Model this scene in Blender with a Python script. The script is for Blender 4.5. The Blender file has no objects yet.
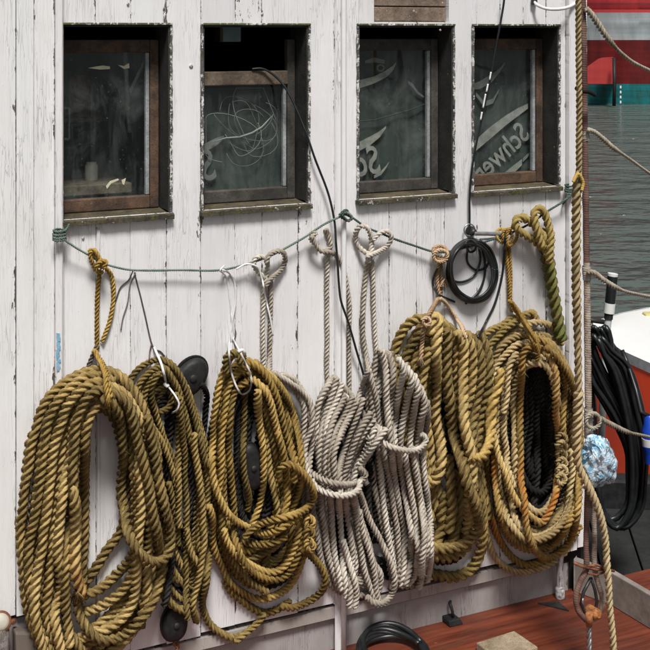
import bpy, bmesh, math, random
import numpy as np
from mathutils import Vector, Matrix

random.seed(7)
rng = np.random.default_rng(7)
R = math.radians
scene = bpy.context.scene
COL = scene.collection

# ------------------------------------------------------------------ camera
F = 1200.0            # focal length in photo pixels (650 px wide)
HY = 32.0             # eye-level row in the photo
EYE = 1.70            # eye height above the deck datum
cd = bpy.data.cameras.new('camera')
cam = bpy.data.objects.new('camera', cd)
COL.objects.link(cam)
cam.location = (0, 0, EYE)
cam.rotation_euler = (R(90), 0, 0)
cd.sensor_width = 36.0
cd.lens = F / 650.0 * 36.0
cd.shift_y = -(325.0 - HY) / 650.0      # rising-front (shift) lens: verticals stay vertical
cd.clip_end = 3000
scene.camera = cam

# ------------------------------------------------------------------ light
SUN_DIR = Vector((0.14, -0.86, 1.45)).normalized()      # towards the sun
world = bpy.data.worlds.new('World')
scene.world = world
world.use_nodes = True
wn = world.node_tree
sky = wn.nodes.new('ShaderNodeTexSky')
sky.sky_type = 'NISHITA'
sky.sun_disc = False
sky.sun_elevation = math.asin(SUN_DIR.z)
sky.sun_rotation = math.atan2(SUN_DIR.x, SUN_DIR.y)
sky.dust_density = 4.0
sky.air_density = 1.0
hs = wn.nodes.new('ShaderNodeHueSaturation')
hs.inputs['Saturation'].default_value = 0.25            # thin overcast: greyer than a clear sky
wn.links.new(sky.outputs[0], hs.inputs['Color'])
wn.links.new(hs.outputs[0], wn.nodes['Background'].inputs[0])
wn.nodes['Background'].inputs[1].default_value = 0.050
sd = bpy.data.lights.new('sun', 'SUN')
sd.energy = 3.9
sd.angle = R(14)
sd.color = (1.0, 0.975, 0.945)
sun = bpy.data.objects.new('sun', sd)
COL.objects.link(sun)
sun.rotation_euler = SUN_DIR.to_track_quat('Z', 'Y').to_euler()

vs = scene.view_settings
vs.view_transform = 'Standard'
vs.look = 'None'
vs.gamma = 1.0
vs.use_curve_mapping = False
vs.exposure = 0.15
scene.render.engine = 'CYCLES'

# ------------------------------------------------------------------ the wall frame
# The wheelhouse wall recedes to the right.  Wall coordinates: u along the wall, z up, n out towards the viewer.
VPX = 2785.0
T = Vector(((VPX - 325.0) / F, 1.0, 0.0)).normalized()
N = Vector((T.y, -T.x, 0.0))
P0 = Vector((25.0 / F * 3.38, 3.38, 0.0))
CN = P0.dot(N)

def scl(px):                       # photo pixels per metre on the wall at column px
    return 355.0 * (VPX - px) / (VPX - 350.0)

def wp(px, py, n=0.0):             # where the sight line through a photo pixel meets the plane n metres off the wall
    dx = (px - 325.0) / F
    s = (n + CN) / (dx * N.x + N.y)
    return Vector((dx * s, s, EYE - (py - HY) / F * s))

def dp(px, py, depth):             # same at a given distance from the viewer
    return Vector(((px - 325.0) / F * depth, depth, EYE - (py - HY) / F * depth))

def gp(px, py, z):                 # same on a horizontal plane
    d = (EYE - z) * F / (py - HY)
    return Vector(((px - 325.0) / F * d, d, z))

def pu(px):                        # wall coordinate u of a photo column
    return (wp(px, 100) - P0).dot(T)

def uw(u, z, n=0.0):
    return Vector((P0.x + T.x * u + N.x * n, P0.y + T.y * u + N.y * n, z))

# ------------------------------------------------------------------ objects
def tag(o, label=None, cat=None, group=None, kind=None):
    if label: o['label'] = label
    if cat: o['category'] = cat
    if group: o['group'] = group
    if kind: o['kind'] = kind
    return o

def thing(name, label, cat, loc, group=None):
    o = bpy.data.objects.new(name, None)
    o.empty_display_size = 0.05
    COL.objects.link(o)
    o.location = loc
    o['_loc'] = tuple(loc)
    tag(o, label, cat, group)
    return o

def base_of(parent):
    v = Vector((0, 0, 0))
    p = parent
    while p is not None:
        v = v + p.location
        p = p.parent
    return v

def mesh_np(name, V, Q, mat, parent=None, uv=None, smooth=True, tris=None, attr=None, loc=None):
    """V (n,3) world coordinates, Q (m,4) quads."""
    V = np.asarray(V, dtype=np.float32)
    if loc is not None:
        off = np.array(loc, dtype=np.float32)
    else:
        off = np.array(base_of(parent), dtype=np.float32)
    V = V - off
    me = bpy.data.meshes.new(name)
    nq = len(Q)
    nt = 0 if tris is None else len(tris)
    me.vertices.add(len(V))
    me.vertices.foreach_set('co', V.ravel())
    idx = np.asarray(Q, dtype=np.int32).ravel()
    if nt: idx = np.concatenate([idx, np.asarray(tris, dtype=np.int32).ravel()])
    me.loops.add(len(idx))
    me.loops.foreach_set('vertex_index', idx)
    me.polygons.add(nq + nt)
    st = np.concatenate([np.arange(nq) * 4, nq * 4 + np.arange(nt) * 3]).astype(np.int32)
    me.polygons.foreach_set('loop_start', st)
    me.polygons.foreach_set('use_smooth', np.full(nq + nt, smooth, dtype=bool))
    if uv is not None:
        l = me.uv_layers.new(name='UVMap')
        l.data.foreach_set('uv', np.asarray(uv, dtype=np.float32)[idx].ravel())
    if attr is not None:
        for k, a in attr.items():
            at = me.attributes.new(k, 'FLOAT', 'POINT')
            at.data.foreach_set('value', np.asarray(a, dtype=np.float32))
    me.update(calc_edges=True)
    me.validate()
    me.materials.append(mat)
    o = bpy.data.objects.new(name, me)
    COL.objects.link(o)
    if loc is not None: o.location = loc
    if parent is not None: o.parent = parent
    return o

class MB:
    """collects simple shapes (world coordinates) and links them as ONE mesh object"""
    def __init__(s): s.v = []; s.f = []; s.uv = []
    def add(s, vs, fs, uvs=None):
        b = len(s.v)
        s.v += [tuple(v) for v in vs]
        s.uv += (uvs if uvs else [(0, 0)] * len(vs))
        s.f += [tuple(b + i for i in f) for f in fs]
    def hexa(s, c8, uvs=None):     # bottom 4 (ccw from above) then top 4
        s.add(c8, [(3, 2, 1, 0), (4, 5, 6, 7), (0, 1, 5, 4), (1, 2, 6, 5), (2, 3, 7, 6), (3, 0, 4, 7)], uvs)
    def box(s, c, size, rot=None):
        h = Vector(size) / 2
        M = rot if rot else Matrix.Identity(3)
        c = Vector(c)
        co = [(-1, -1, -1), (1, -1, -1), (1, 1, -1), (-1, 1, -1), (-1, -1, 1), (1, -1, 1), (1, 1, 1), (-1, 1, 1)]
        s.hexa([c + M @ Vector((x * h.x, y * h.y, z * h.z)) for x, y, z in co])
    def wbox(s, u0, u1, z0, z1, n0, n1, edge=None):   # a box in wall coordinates, n0 < n1 (n1 nearer the viewer)
        c = [(u0, z0, n1), (u1, z0, n1), (u1, z0, n0), (u0, z0, n0), (u0, z1, n1), (u1, z1, n1), (u1, z1, n0), (u0, z1, n0)]
        s.hexa([uw(*q) for q in c], [(q[0], q[1]) for q in c])
    def tube(s, pts, r, k=8, cap=True):
        pts = [Vector(p) for p in pts]
        rr = r if hasattr(r, '__len__') else [r] * len(pts)
        fr = frames(np.array([tuple(p) for p in pts]))
        b = len(s.v); n = len(pts)
        for i, p in enumerate(pts):
            a, c = Vector(fr[0][i]), Vector(fr[1][i])
            for j in range(k):
                t = 2 * math.pi * j / k
                s.v.append(tuple(p + (a * math.cos(t) + c * math.sin(t)) * rr[i])); s.uv.append((j / k, i))
        for i in range(n - 1):
            for j in range(k):
                s.f.append((b + i * k + j, b + i * k + (j + 1) % k, b + (i + 1) * k + (j + 1) % k, b + (i + 1) * k + j))
        if cap:
            s.f.append(tuple(b + j for j in reversed(range(k))))
            s.f.append(tuple(b + (n - 1) * k + j for j in range(k)))
    def lathe(s, c, axis, prof, k=20, side=None):     # prof: (distance along axis, radius)
        axis = Vector(axis).normalized(); c = Vector(c)
        sv = Vector(side) if side else (Vector((0, 0, 1)) if abs(axis.z) < .9 else Vector((1, 0, 0)))
        a = (sv - axis * sv.dot(axis)).normalized(); d = axis.cross(a)
        b = len(s.v)
        for h, r in prof:
            for j in range(k):
                t = 2 * math.pi * j / k
                s.v.append(tuple(c + axis * h + (a * math.cos(t) + d * math.sin(t)) * r)); s.uv.append((j / k, h))
        for i in range(len(prof) - 1):
            for j in range(k):
                s.f.append((b + i * k + j, b + i * k + (j + 1) % k, b + (i + 1) * k + (j + 1) % k, b + (i + 1) * k + j))
        s.f.append(tuple(b + j for j in reversed(range(k))))
        s.f.append(tuple(b + (len(prof) - 1) * k + j for j in range(k)))
    def build(s, name, mat, parent=None, smooth=False, bevel=0.0, loc=None, auto=None):
        off = Vector(loc) if loc is not None else base_of(parent)
        me = bpy.data.meshes.new(name)
        me.from_pydata([(v[0] - off.x, v[1] - off.y, v[2] - off.z) for v in s.v], [], s.f)
        l = me.uv_layers.new(name='UVMap')
        li = np.empty(len(me.loops), dtype=np.int32); me.loops.foreach_get('vertex_index', li)
        l.data.foreach_set('uv', np.array(s.uv, dtype=np.float32)[li].ravel())
        me.polygons.foreach_set('use_smooth', np.full(len(me.polygons), smooth, dtype=bool))
        me.update()
        if auto: 
            bm = bmesh.new(); bm.from_mesh(me)
            for e in bm.edges:
                if len(e.link_faces) == 2 and e.calc_face_angle(0) > auto: e.smooth = False
            bm.to_mesh(me); bm.free()
        me.materials.append(mat)
        o = bpy.data.objects.new(name, me)
        COL.objects.link(o)
        if loc is not None: o.location = loc
        if parent is not None: o.parent = parent
        if bevel > 0:
            m = o.modifiers.new('bevel', 'BEVEL'); m.width = bevel; m.segments = 2; m.limit_method = 'ANGLE'; m.angle_limit = R(40)
        return o

def frames(P):
    """rotation-minimising frames of a polyline"""
    n = len(P)
    Tn = np.gradient(P, axis=0)
    Tn /= np.linalg.norm(Tn, axis=1)[:, None] + 1e-12
    a = np.array([0.0, 0.0, 1.0]) if abs(Tn[0][2]) < .9 else np.array([1.0, 0, 0])
    a = a - Tn[0] * a.dot(Tn[0]); a /= np.linalg.norm(a)
    A = np.empty((n, 3)); A[0] = a
    for i in range(1, n):
        t = Tn[i]
        a = a - t * (a[0] * t[0] + a[1] * t[1] + a[2] * t[2])
        a /= math.sqrt(a[0] * a[0] + a[1] * a[1] + a[2] * a[2]) + 1e-12
        A[i] = a
    return A, np.cross(Tn, A), Tn

# ------------------------------------------------------------------ materials
def new_mat(name):
    m = bpy.data.materials.new(name); m.use_nodes = True
    nt = m.node_tree
    b = nt.nodes['Principled BSDF']
    return m, nt, b
class G:
    """tiny node-graph helper"""
    def __init__(s, nt): s.nt = nt
    def n(s, t, **kw):
        x = s.nt.nodes.new(t)
        for k, v in kw.items():
            if k.startswith('i_'):
                x.inputs[int(k[2:])].default_value = v
            else: setattr(x, k, v)
        return x
    def l(s, a, b): s.nt.links.new(a, b)
    def uv(s): return s.n('ShaderNodeUVMap').outputs[0]
    def obj(s): return s.n('ShaderNodeTexCoord').outputs['Object']
    def rnd(s): return s.n('ShaderNodeObjectInfo').outputs['Random']
    def mapping(s, v, scale=(1, 1, 1), loc=(0, 0, 0), rot=(0, 0, 0)):
        m = s.n('ShaderNodeMapping'); m.inputs['Scale'].default_value = scale; m.inputs['Location'].default_value = loc; m.inputs['Rotation'].default_value = rot
        s.l(v, m.inputs[0]); return m.outputs[0]
    def noise(s, v, scale=5, detail=4, rough=.55, w=None, dist=0):
        x = s.n('ShaderNodeTexNoise')
        if w is not None:
            x.noise_dimensions = '4D'
            if isinstance(w, (int, float)): x.inputs['W'].default_value = w
            else: s.l(w, x.inputs['W'])
        x.inputs['Scale'].default_value = scale; x.inputs['Detail'].default_value = detail; x.inputs['Roughness'].default_value = rough; x.inputs['Distortion'].default_value = dist
        s.l(v, x.inputs['Vector']); return x.outputs['Fac']
    def ramp(s, v, stops, interp='LINEAR'):
        x = s.n('ShaderNodeValToRGB'); cr = x.color_ramp; cr.interpolation = interp
        while len(cr.elements) < len(stops): cr.elements.new(.5)
        for e, (p, c) in zip(cr.elements, stops):
            e.position = p; e.color = (c, c, c, 1) if isinstance(c, (int, float)) else (*c, 1)
        s.l(v, x.inputs[0]); return x.outputs[0]
    def math(s, op, a, b=None, c=None, clamp=False):
        x = s.n('ShaderNodeMath', operation=op); x.use_clamp = clamp
        for i, q in enumerate((a, b, c)):
            if q is None: continue
            if isinstance(q, (int, float)): x.inputs[i].default_value = q
            else: s.l(q, x.inputs[i])
        return x.outputs[0]
    def mix(s, f, a, b, mode='MIX'):
        x = s.n('ShaderNodeMix', data_type='RGBA', blend_type=mode)
        for i, q in ((0, f), (6, a), (7, b)):
            if isinstance(q, (int, float)): x.inputs[i].default_value = q
            elif isinstance(q, tuple): x.inputs[i].default_value = (*q, 1)
            else: s.l(q, x.inputs[i])
        return x.outputs[2]
    def bump(s, h, strength=.5, dist=.002, nrm=None):
        x = s.n('ShaderNodeBump'); x.inputs['Strength'].default_value = strength; x.inputs['Distance'].default_value = dist
        s.l(h, x.inputs['Height'])
        if nrm: s.l(nrm, x.inputs['Normal'])
        return x.outputs[0]
    def sepx(s, v):
        x = s.n('ShaderNodeSeparateXYZ'); s.l(v, x.inputs[0]); return x.outputs
    def comb(s, x, y, z):
        c = s.n('ShaderNodeCombineXYZ')
        for i, q in enumerate((x, y, z)):
            if isinstance(q, (int, float)): c.inputs[i].default_value = q
            else: s.l(q, c.inputs[i])
        return c.outputs[0]

def simple(name, col, rough=.6, metal=0, spec=.5, var=.25, scale=30, bump=.0, col2=None):
    m, nt, b = new_mat(name); g = G(nt)
    v = g.obj()
    f = g.noise(v, scale, 5, .6)
    c2 = col2 if col2 else tuple(x * (1 - var) for x in col)
    c = g.mix(g.ramp(f, [(.35, 0.0), (.65, 1.0)]), c2, col)
    g.l(c, b.inputs['Base Color'])
    b.inputs['Roughness'].default_value = rough; b.inputs['Metallic'].default_value = metal
    b.inputs['Specular IOR Level'].default_value = spec
    if bump: g.l(g.bump(g.noise(v, scale * 4, 4), bump, .002), b.inputs['Normal'])
    return m

def rope_mat(name, cols, stain=None, fib=.35, hue=.5):
    """laid fibre rope: UV.x runs round one strand (0..1), UV.y along it in metres; attribute 'stain' = dye or tar marks"""
    m, nt, b = new_mat(name); g = G(nt)
    uv = g.uv(); r = g.rnd(); ob = g.obj()
    big = g.noise(ob, 9, 3, .6, w=g.math('MULTIPLY', r, 50))
    mid = g.noise(g.mapping(uv, (1, 28, 1)), 1.0, 1, .6, w=g.math('MULTIPLY', r, 31))
    f = g.math('ADD', g.math('MULTIPLY', big, .6), g.math('MULTIPLY', mid, .4))
    f = g.math('ADD', f, g.math('MULTIPLY', g.math('SUBTRACT', r, .5), hue * .62))
    c = g.ramp(f, [(.37, cols[0]), (.5, cols[1]), (.63, cols[2])])
    fibre = g.noise(g.mapping(uv, (9, 70, 1)), 1.0, 2, .65, w=g.math('MULTIPLY', r, 17))
    c = g.mix(fib, c, g.ramp(fibre, [(.32, tuple(x * .42 for x in cols[1])), (.5, cols[1]), (.72, tuple(min(1, x * 1.55) for x in cols[2]))]), 'MIX')
    if stain:
        a = g.n('ShaderNodeAttribute', attribute_name='stain').outputs['Fac']
        sn = g.noise(ob, 45, 3, .6)
        c = g.mix(g.math('MULTIPLY', a, g.ramp(sn, [(.38, .25), (.55, 1.0)]), clamp=True), c, stain)
    # weathered grey-green blotches
    gr = g.ramp(g.noise(ob, 22, 2, .65), [(.56, 0.0), (.72, 1.0)])
    c = g.mix(g.math('MULTIPLY', gr, .4), c, tuple(.55 * q for q in (cols[1][1] * 1.05, cols[1][1] * 1.0, cols[1][2] * 1.1)))
    g.l(c, b.inputs['Base Color'])
    b.inputs['Roughness'].default_value = .82
    b.inputs['Specular IOR Level'].default_value = .25
    nb = g.bump(fibre, .7, .0016)
    g.l(nb, b.inputs['Normal'])
    return m

M = {}
M['gold'] = rope_mat('golden_rope', [(.090, .062, .019), (.280, .190, .066), (.53, .390, .165)], stain=(.55, .17, .02))
M['olive'] = rope_mat('olive_rope', [(.065, .046, .014), (.19, .132, .042), (.38, .27, .10)])
M['amber'] = rope_mat('amber_rope', [(.090, .057, .014), (.290, .185, .048), (.54, .375, .130)], stain=(.55, .20, .02))
M['grey'] = rope_mat('grey_rope', [(.235, .195, .150), (.44, .385, .318), (.64, .585, .51)])
M['straw'] = rope_mat('straw_rope', [(.20, .120, .03), (.42, .275, .085), (.62, .46, .20)], stain=(.52, .19, .035))
M['bleach'] = rope_mat('bleached_rope', [(.20, .130, .055), (.41, .295, .130), (.60, .47, .26)], stain=(.60, .18, .02))
M['mossrope'] = rope_mat('mossy_rope', [(.10, .075, .022), (.24, .18, .055), (.42, .31, .11)], stain=(.09, .14, .03))
M['greyline'] = rope_mat('grey_brown_line', [(.12, .10, .07), (.27, .235, .175), (.47, .42, .34)])
M['weathered'] = rope_mat('weathered_tan_rope', [(.13, .09, .045), (.31, .23, .115), (.50, .395, .23)], stain=(.5, .2, .04))
M['tan'] = rope_mat('tan_cord', [(.27, .165, .085), (.45, .30, .175), (.60, .44, .29)])
M['ochre'] = rope_mat('ochre_cord', [(.20, .11, .022), (.38, .235, .055), (.50, .34, .10)])
M['greencord'] = rope_mat('green_cord', [(.05, .085, .065), (.11, .17, .135), (.24, .30, .26)], fib=.2)
M['darkcord'] = rope_mat('dark_cord', [(.05, .04, .035), (.14, .11, .095), (.25, .21, .18)])
M['whitecord'] = simple('white_cord', (.80, .79, .78), .55, var=.18, scale=60)
M['blackrope'] = rope_mat('black_rope', [(.006, .0055, .005), (.014, .0125, .011), (.034, .030, .026)])  # real tarred rope, and the black turns that stand for shade
M['rubber'] = simple('black_cable', (.016, .019, .020), .38, var=.4, scale=25, col2=(.008, .009, .010))
M['black_wood'] = simple('tarred_wood', (.024, .024, .024), .55, spec=.3, var=.6, scale=35, bump=.35, col2=(.010, .010, .011))
M['steel'] = simple('galvanised_steel', (.55, .56, .56), .38, metal=.85, var=.45, scale=40, bump=.2)
M['dark_steel'] = simple('dark_steel', (.06, .06, .06), .5, metal=.6, var=.5, scale=50, bump=.3)
M['rust'] = simple('rusty_iron', (.30, .115, .05), .8, metal=.2, var=.6, scale=60, bump=.5, col2=(.085, .032, .02))
M['ochre_rust'] = simple('orange_rust', (.46, .18, .05), .85, var=.6, scale=90, bump=.6, col2=(.16, .055, .02))
M['serving'] = simple('served_wire', (.17, .10, .075), .75, var=.5, scale=22, bump=.3, col2=(.075, .028, .024))
M['serving_pale'] = simple('pale_serving', (.44, .37, .30), .8, var=.5, scale=60, bump=.3, col2=(.2, .14, .10))
M['seizing'] = simple('whipping_twine', (.50, .44, .37), .8, var=.45, scale=80, bump=.3)
M['coil_shade'] = simple('black_shade_sheet', (.010, .0095, .009), .7, var=.4, scale=15, bump=.2)  # near-black tone of the sheet added for shade
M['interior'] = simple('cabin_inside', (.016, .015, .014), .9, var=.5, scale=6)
M['blue_plastic'] = simple('blue_plastic', (.015, .07, .50), .35, var=.25, scale=20)
M['white_plastic'] = simple('white_plastic', (.78, .78, .76), .4, var=.08, scale=20)
M['bluepaint'] = simple('blue_paint', (.10, .36, .62), .6, var=.4, scale=120, col2=(.35, .5, .6))
def paint_mat(name, col, col2, wood=(.20, .165, .135), chip=.5, crack=.6, grime=.5):
    """old oil paint on boards; UV = wall metres, attribute 'edge' = distance to the board's long edge in metres"""
    m, nt, b = new_mat(name); g = G(nt)
    uv = g.uv(); r = g.rnd()
    w = g.math('MULTIPLY', r, 40)
    edge = g.n('ShaderNodeAttribute', attribute_name='edge').outputs['Fac']
    big = g.noise(uv, 5, 4, .6, w=w)
    c = g.mix(g.ramp(big, [(.3, 0.0), (.7, 1.0)]), col2, col)
    # tone of the single board
    c = g.mix(1.0, c, g.ramp(r, [(0, (.93, .92, .93)), (.5, (1, .985, .985)), (1, (1, 1, 1))]), 'MULTIPLY')
    # rain streaks
    st = g.noise(g.mapping(uv, (38, 1.6, 1)), 1, 5, .6, w=w)
    c = g.mix(g.math('MULTIPLY', g.ramp(st, [(.45, 0.0), (.75, 1.0)]), .40 * grime), c, (.42, .38, .37))
    blot = g.noise(g.mapping(uv, (16, 7, 1)), 1, 5, .65, w=w)
    c = g.mix(g.math('MULTIPLY', g.ramp(blot, [(.52, 0.0), (.74, 1.0)]), .32 * grime), c, (.50, .45, .42))
    # run-off below the sills
    zc = g.math('MULTIPLY', g.sepx(uv)[1], .5)
    run = g.math('MULTIPLY', g.ramp(zc, [(.0, 0.0), (.52, 0.0), (.615, 1.0), (.619, 0.0)]), 1.0)
    rn = g.noise(g.mapping(uv, (55, 2.2, 1)), 1, 4, .6, w=7.7)
    c = g.mix(g.math('MULTIPLY', g.math('MULTIPLY', run, g.ramp(rn, [(.48, 0.0), (.66, 1.0)])), .55 * grime), c, (.33, .27, .22))
    # hairline cracks along the grain
    cr = g.noise(g.mapping(uv, (150, 9, 1)), 1, 2, .5, w=w, dist=.6)
    band = g.ramp(g.math('ABSOLUTE', g.math('SUBTRACT', cr, .5)), [(0.0, 1.0), (.012, 0.6), (.022, 0.0)])
    msk = g.ramp(g.noise(g.mapping(uv, (14, 4, 1)), 1, 3, .5, w=w), [(.50, 0.0), (.62, 1.0)])
    near = g.ramp(edge, [(0.0, 1.0), (.018, .35), (.04, .12)])
    crk = g.math('MULTIPLY', band, g.math('ADD', g.math('MULTIPLY', msk, .75), g.math('MULTIPLY', near, .5)), clamp=True)
    # chips, mostly along the board edges
    cn = g.noise(g.mapping(uv, (85, 26, 1)), 1, 5, .7, w=w)
    cm = g.noise(g.mapping(uv, (7, 2.0, 1)), 1, 3, .5, w=w)
    thr = g.math('ADD', g.math('MULTIPLY', g.ramp(edge, [(0.0, 1.0), (.0035, .55), (.012, .18), (.04, 0.0)]), .24), g.math('MULTIPLY', g.math('SUBTRACT', cm, .5), .62))
    chipf = g.ramp(g.math('ADD', cn, g.math('SUBTRACT', thr, .09 + (1 - chip) * .1)), [(.575, 0.0), (.60, 1.0)])
    woodc = g.mix(g.ramp(g.noise(g.mapping(uv, (180, 5, 1)), 1, 3, .6), [(.35, 0.0), (.65, 1.0)]), tuple(x * .22 for x in wood), wood)
    c = g.mix(g.math('MULTIPLY', crk, crack), c, (.06, .05, .045))
    c = g.mix(chipf, c, woodc)
    # specks
    sp = g.ramp(g.noise(g.mapping(uv, (210, 170, 1)), 1, 2, .5, w=w), [(.735, 0.0), (.76, 1.0)])
    c = g.mix(g.math('MULTIPLY', sp, .7), c, (.09, .075, .065))
    g.l(c, b.inputs['Base Color'])
    b.inputs['Roughness'].default_value = .55
    b.inputs['Specular IOR Level'].default_value = .35
    h = g.math('SUBTRACT', g.math('MULTIPLY', g.noise(g.mapping(uv, (60, 8, 1)), 1, 4, .6, w=w), .35), g.math('ADD', chipf, g.math('MULTIPLY', crk, .8)))
    g.l(g.bump(h, .6, .0016), b.inputs['Normal'])
    return m

def wood_mat(name, a, bcol, flecks=0.0, moss=0.0, fleck_col=(.62, .60, .57), scale=1.0, rough=.75):
    """weathered timber; object coordinates; flecks = remains of white paint, moss = green growth"""
    m, nt, b = new_mat(name); g = G(nt)
    v = g.obj(); r = g.rnd()
    gr = g.noise(g.mapping(v, (22 * scale, 22 * scale, 22 * scale)), 1, 6, .7, w=g.math('MULTIPLY', r, 20))
    c = g.mix(g.ramp(gr, [(.35, 0.0), (.68, 1.0)]), a, bcol)
    fine = g.noise(v, 240 * scale, 3, .6)
    c = g.mix(g.math('MULTIPLY', g.ramp(fine, [(.5, 0.0), (.7, 1.0)]), .6), c, tuple(x * .35 for x in a))
    bigp = g.noise(v, 9 * scale, 4, .65, w=g.math('MULTIPLY', r, 33))
    c = g.mix(g.math('MULTIPLY', g.ramp(bigp, [(.50, 0.0), (.66, 1.0)]), .75), c, tuple(x * .5 for x in a))
    if moss:
        mo = g.ramp(g.noise(v, 38, 5, .7, w=5.0), [(.60 - moss * .12, 0.0), (.72 - moss * .1, 1.0)])
        c = g.mix(g.math('MULTIPLY', mo, .85), c, (.085, .080, .018))
    if flecks:
        fl = g.ramp(g.math('ADD', g.math('MULTIPLY', g.noise(v, 120, 5, .75, w=9.0), .6), g.math('MULTIPLY', g.noise(v, 26, 3, .6, w=2.0), .4)), [(.66 - flecks * .2, 0.0), (.675 - flecks * .2, 1.0)])
        c = g.mix(fl, c, fleck_col)
    g.l(c, b.inputs['Base Color'])
    b.inputs['Roughness'].default_value = rough
    g.l(g.bump(g.math('ADD', gr, g.math('MULTIPLY', fine, .4)), .6, .003), b.inputs['Normal'])
    return m

M['paint'] = paint_mat('white_plank_paint', (.82, .818, .82), (.755, .748, .748), chip=.0, crack=.20, grime=.30)
M['paint_trim'] = paint_mat('white_trim_paint', (.82, .815, .81), (.76, .745, .74), chip=0.0, grime=.35)
M['paint_left'] = paint_mat('white_corner_paint', (.83, .83, .825), (.77, .765, .755), chip=.03, crack=.32, grime=.3)
M['paint_coaming'] = paint_mat('grey_coaming_paint', (.40, .38, .375), (.25, .225, .21), chip=.45, grime=1.0)
M['paint_rail'] = paint_mat('stained_rail_paint', (.44, .41, .385), (.28, .245, .22), chip=.55, grime=1.0)
M['casing'] = wood_mat('dark_casing', (.018, .019, .017), (.045, .042, .036), flecks=.12)
M['casing_edge'] = wood_mat('flaking_casing_edge', (.05, .05, .045), (.16, .15, .14), flecks=.75, moss=.25)
M['head_edge'] = wood_mat('mossy_head_edge', (.05, .055, .03), (.15, .15, .10), flecks=.65, moss=.9)
M['sill'] = wood_mat('mossy_sill', (.035, .028, .016), (.13, .10, .055), flecks=.12, moss=.6)
M['sill_edge'] = wood_mat('flaking_sill_edge', (.035, .03, .02), (.11, .09, .055), flecks=.34, moss=.7)
M['sash'] = wood_mat('brown_sash', (.040, .025, .017), (.155, .085, .048), flecks=.10, scale=1.2)
M['sash_dark'] = wood_mat('dark_sash', (.03, .028, .025), (.085, .075, .062), flecks=.06)
M['bead'] = wood_mat('grey_glazing_bead', (.20, .22, .225), (.40, .42, .42), flecks=.1)
M['rawwood'] = wood_mat('raw_grey_wood', (.10, .068, .048), (.30, .225, .165), flecks=.22, fleck_col=(.62, .57, .52))
M['beam'] = wood_mat('weathered_beam', (.07, .048, .032), (.25, .19, .135), flecks=.12, fleck_col=(.5, .46, .4))
M['blockwood'] = wood_mat('pale_block_wood', (.20, .145, .09), (.44, .36, .25))
M['redpaint'] = wood_mat('red_deck_paint', (.070, .012, .007), (.21, .034, .016), flecks=.22, fleck_col=(.17, .075, .045), scale=.55, rough=.5)
def deck_mat():
    m, nt, b = new_mat('worn_red_deck'); g = G(nt)
    v = g.mapping(g.obj(), (1, 1, 1), rot=(0, 0, -R(26)))
    a = g.noise(g.mapping(v, (3, 34, 1)), 1, 5, .65); d = g.noise(g.mapping(v, (9, 16, 1)), 1, 6, .7)
    c = g.mix(g.ramp(a, [(.35, 0.0), (.65, 1.0)]), (.080, .017, .008), (.205, .046, .019))
    c = g.mix(g.ramp(d, [(.56, 0.0), (.68, .85)]), c, (.10, .045, .026))
    c = g.mix(g.ramp(g.noise(g.mapping(v, (30, 60, 1)), 1, 4, .7), [(.66, 0.0), (.72, .7)]), c, (.19, .10, .065))
    c = g.mix(g.ramp(g.noise(v, 2.5, 3, .6), [(.45, 0.0), (.7, .55)]), c, (.06, .016, .011))
    g.l(c, b.inputs['Base Color']); g.l(g.ramp(a, [(.3, .35), (.7, .65)]), b.inputs['Roughness'])
    g.l(g.bump(g.math('ADD', a, d), .5, .003), b.inputs['Normal'])
    return m
M['redpaint'] = deck_mat()
M['darkplank'] = wood_mat('dark_planks', (.008, .009, .008), (.020, .021, .019), rough=.95)  # near-black timber tone

def glass_mat():
    m, nt, b = new_mat('window_glass'); g = G(nt)
    out = nt.nodes['Material Output']
    tr = g.n('ShaderNodeBsdfTransparent'); tr.inputs[0].default_value = (.96, .98, .97, 1)
    gl = g.n('ShaderNodeBsdfGlossy'); gl.inputs['Roughness'].default_value = .03
    df = g.n('ShaderNodeBsdfDiffuse'); df.inputs[0].default_value = (.40, .43, .42, 1)
    lw = g.n('ShaderNodeLayerWeight'); lw.inputs[0].default_value = .5
    frs = g.math('ADD', g.math('MULTIPLY', g.math('POWER', lw.outputs['Facing'], 5.0), .94), .045)
    v = g.obj()
    g.l(g.bump(g.noise(v, 7, 2), .10, .01), gl.inputs['Normal'])
    d1 = g.ramp(g.noise(g.mapping(v, (60, 60, 5)), 1, 4, .65), [(.50, 0.0), (.80, .05)])
    d2 = g.ramp(g.noise(g.mapping(v, (7, 7, 5)), 1, 6, .72, dist=.8), [(.48, 0.0), (.74, .09)])
    d3 = g.ramp(g.noise(v, 150, 2, .5), [(.70, 0.0), (.78, .25)])
    dirt = g.math('ADD', g.math('ADD', d1, d2), d3)
    a = g.n('ShaderNodeMixShader'); g.l(dirt, a.inputs[0]); g.l(tr.outputs[0], a.inputs[1]); g.l(df.outputs[0], a.inputs[2])
    c = g.n('ShaderNodeMixShader'); g.l(frs, c.inputs[0]); g.l(a.outputs[0], c.inputs[1]); g.l(gl.outputs[0], c.inputs[2])
    g.l(c.outputs[0], out.inputs[0])
    nt.nodes.remove(b)
    return m
M['glass'] = glass_mat()
M['cloth'] = simple('green_black_cloth', (.040, .054, .049), .85, var=.45, scale=14, bump=.3)
M['print'] = simple('pale_print', (.35, .345, .315), .85, var=.4, scale=35)
M['print_dim'] = simple('faded_print', (.20, .21, .195), .85, var=.35, scale=35)

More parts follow.
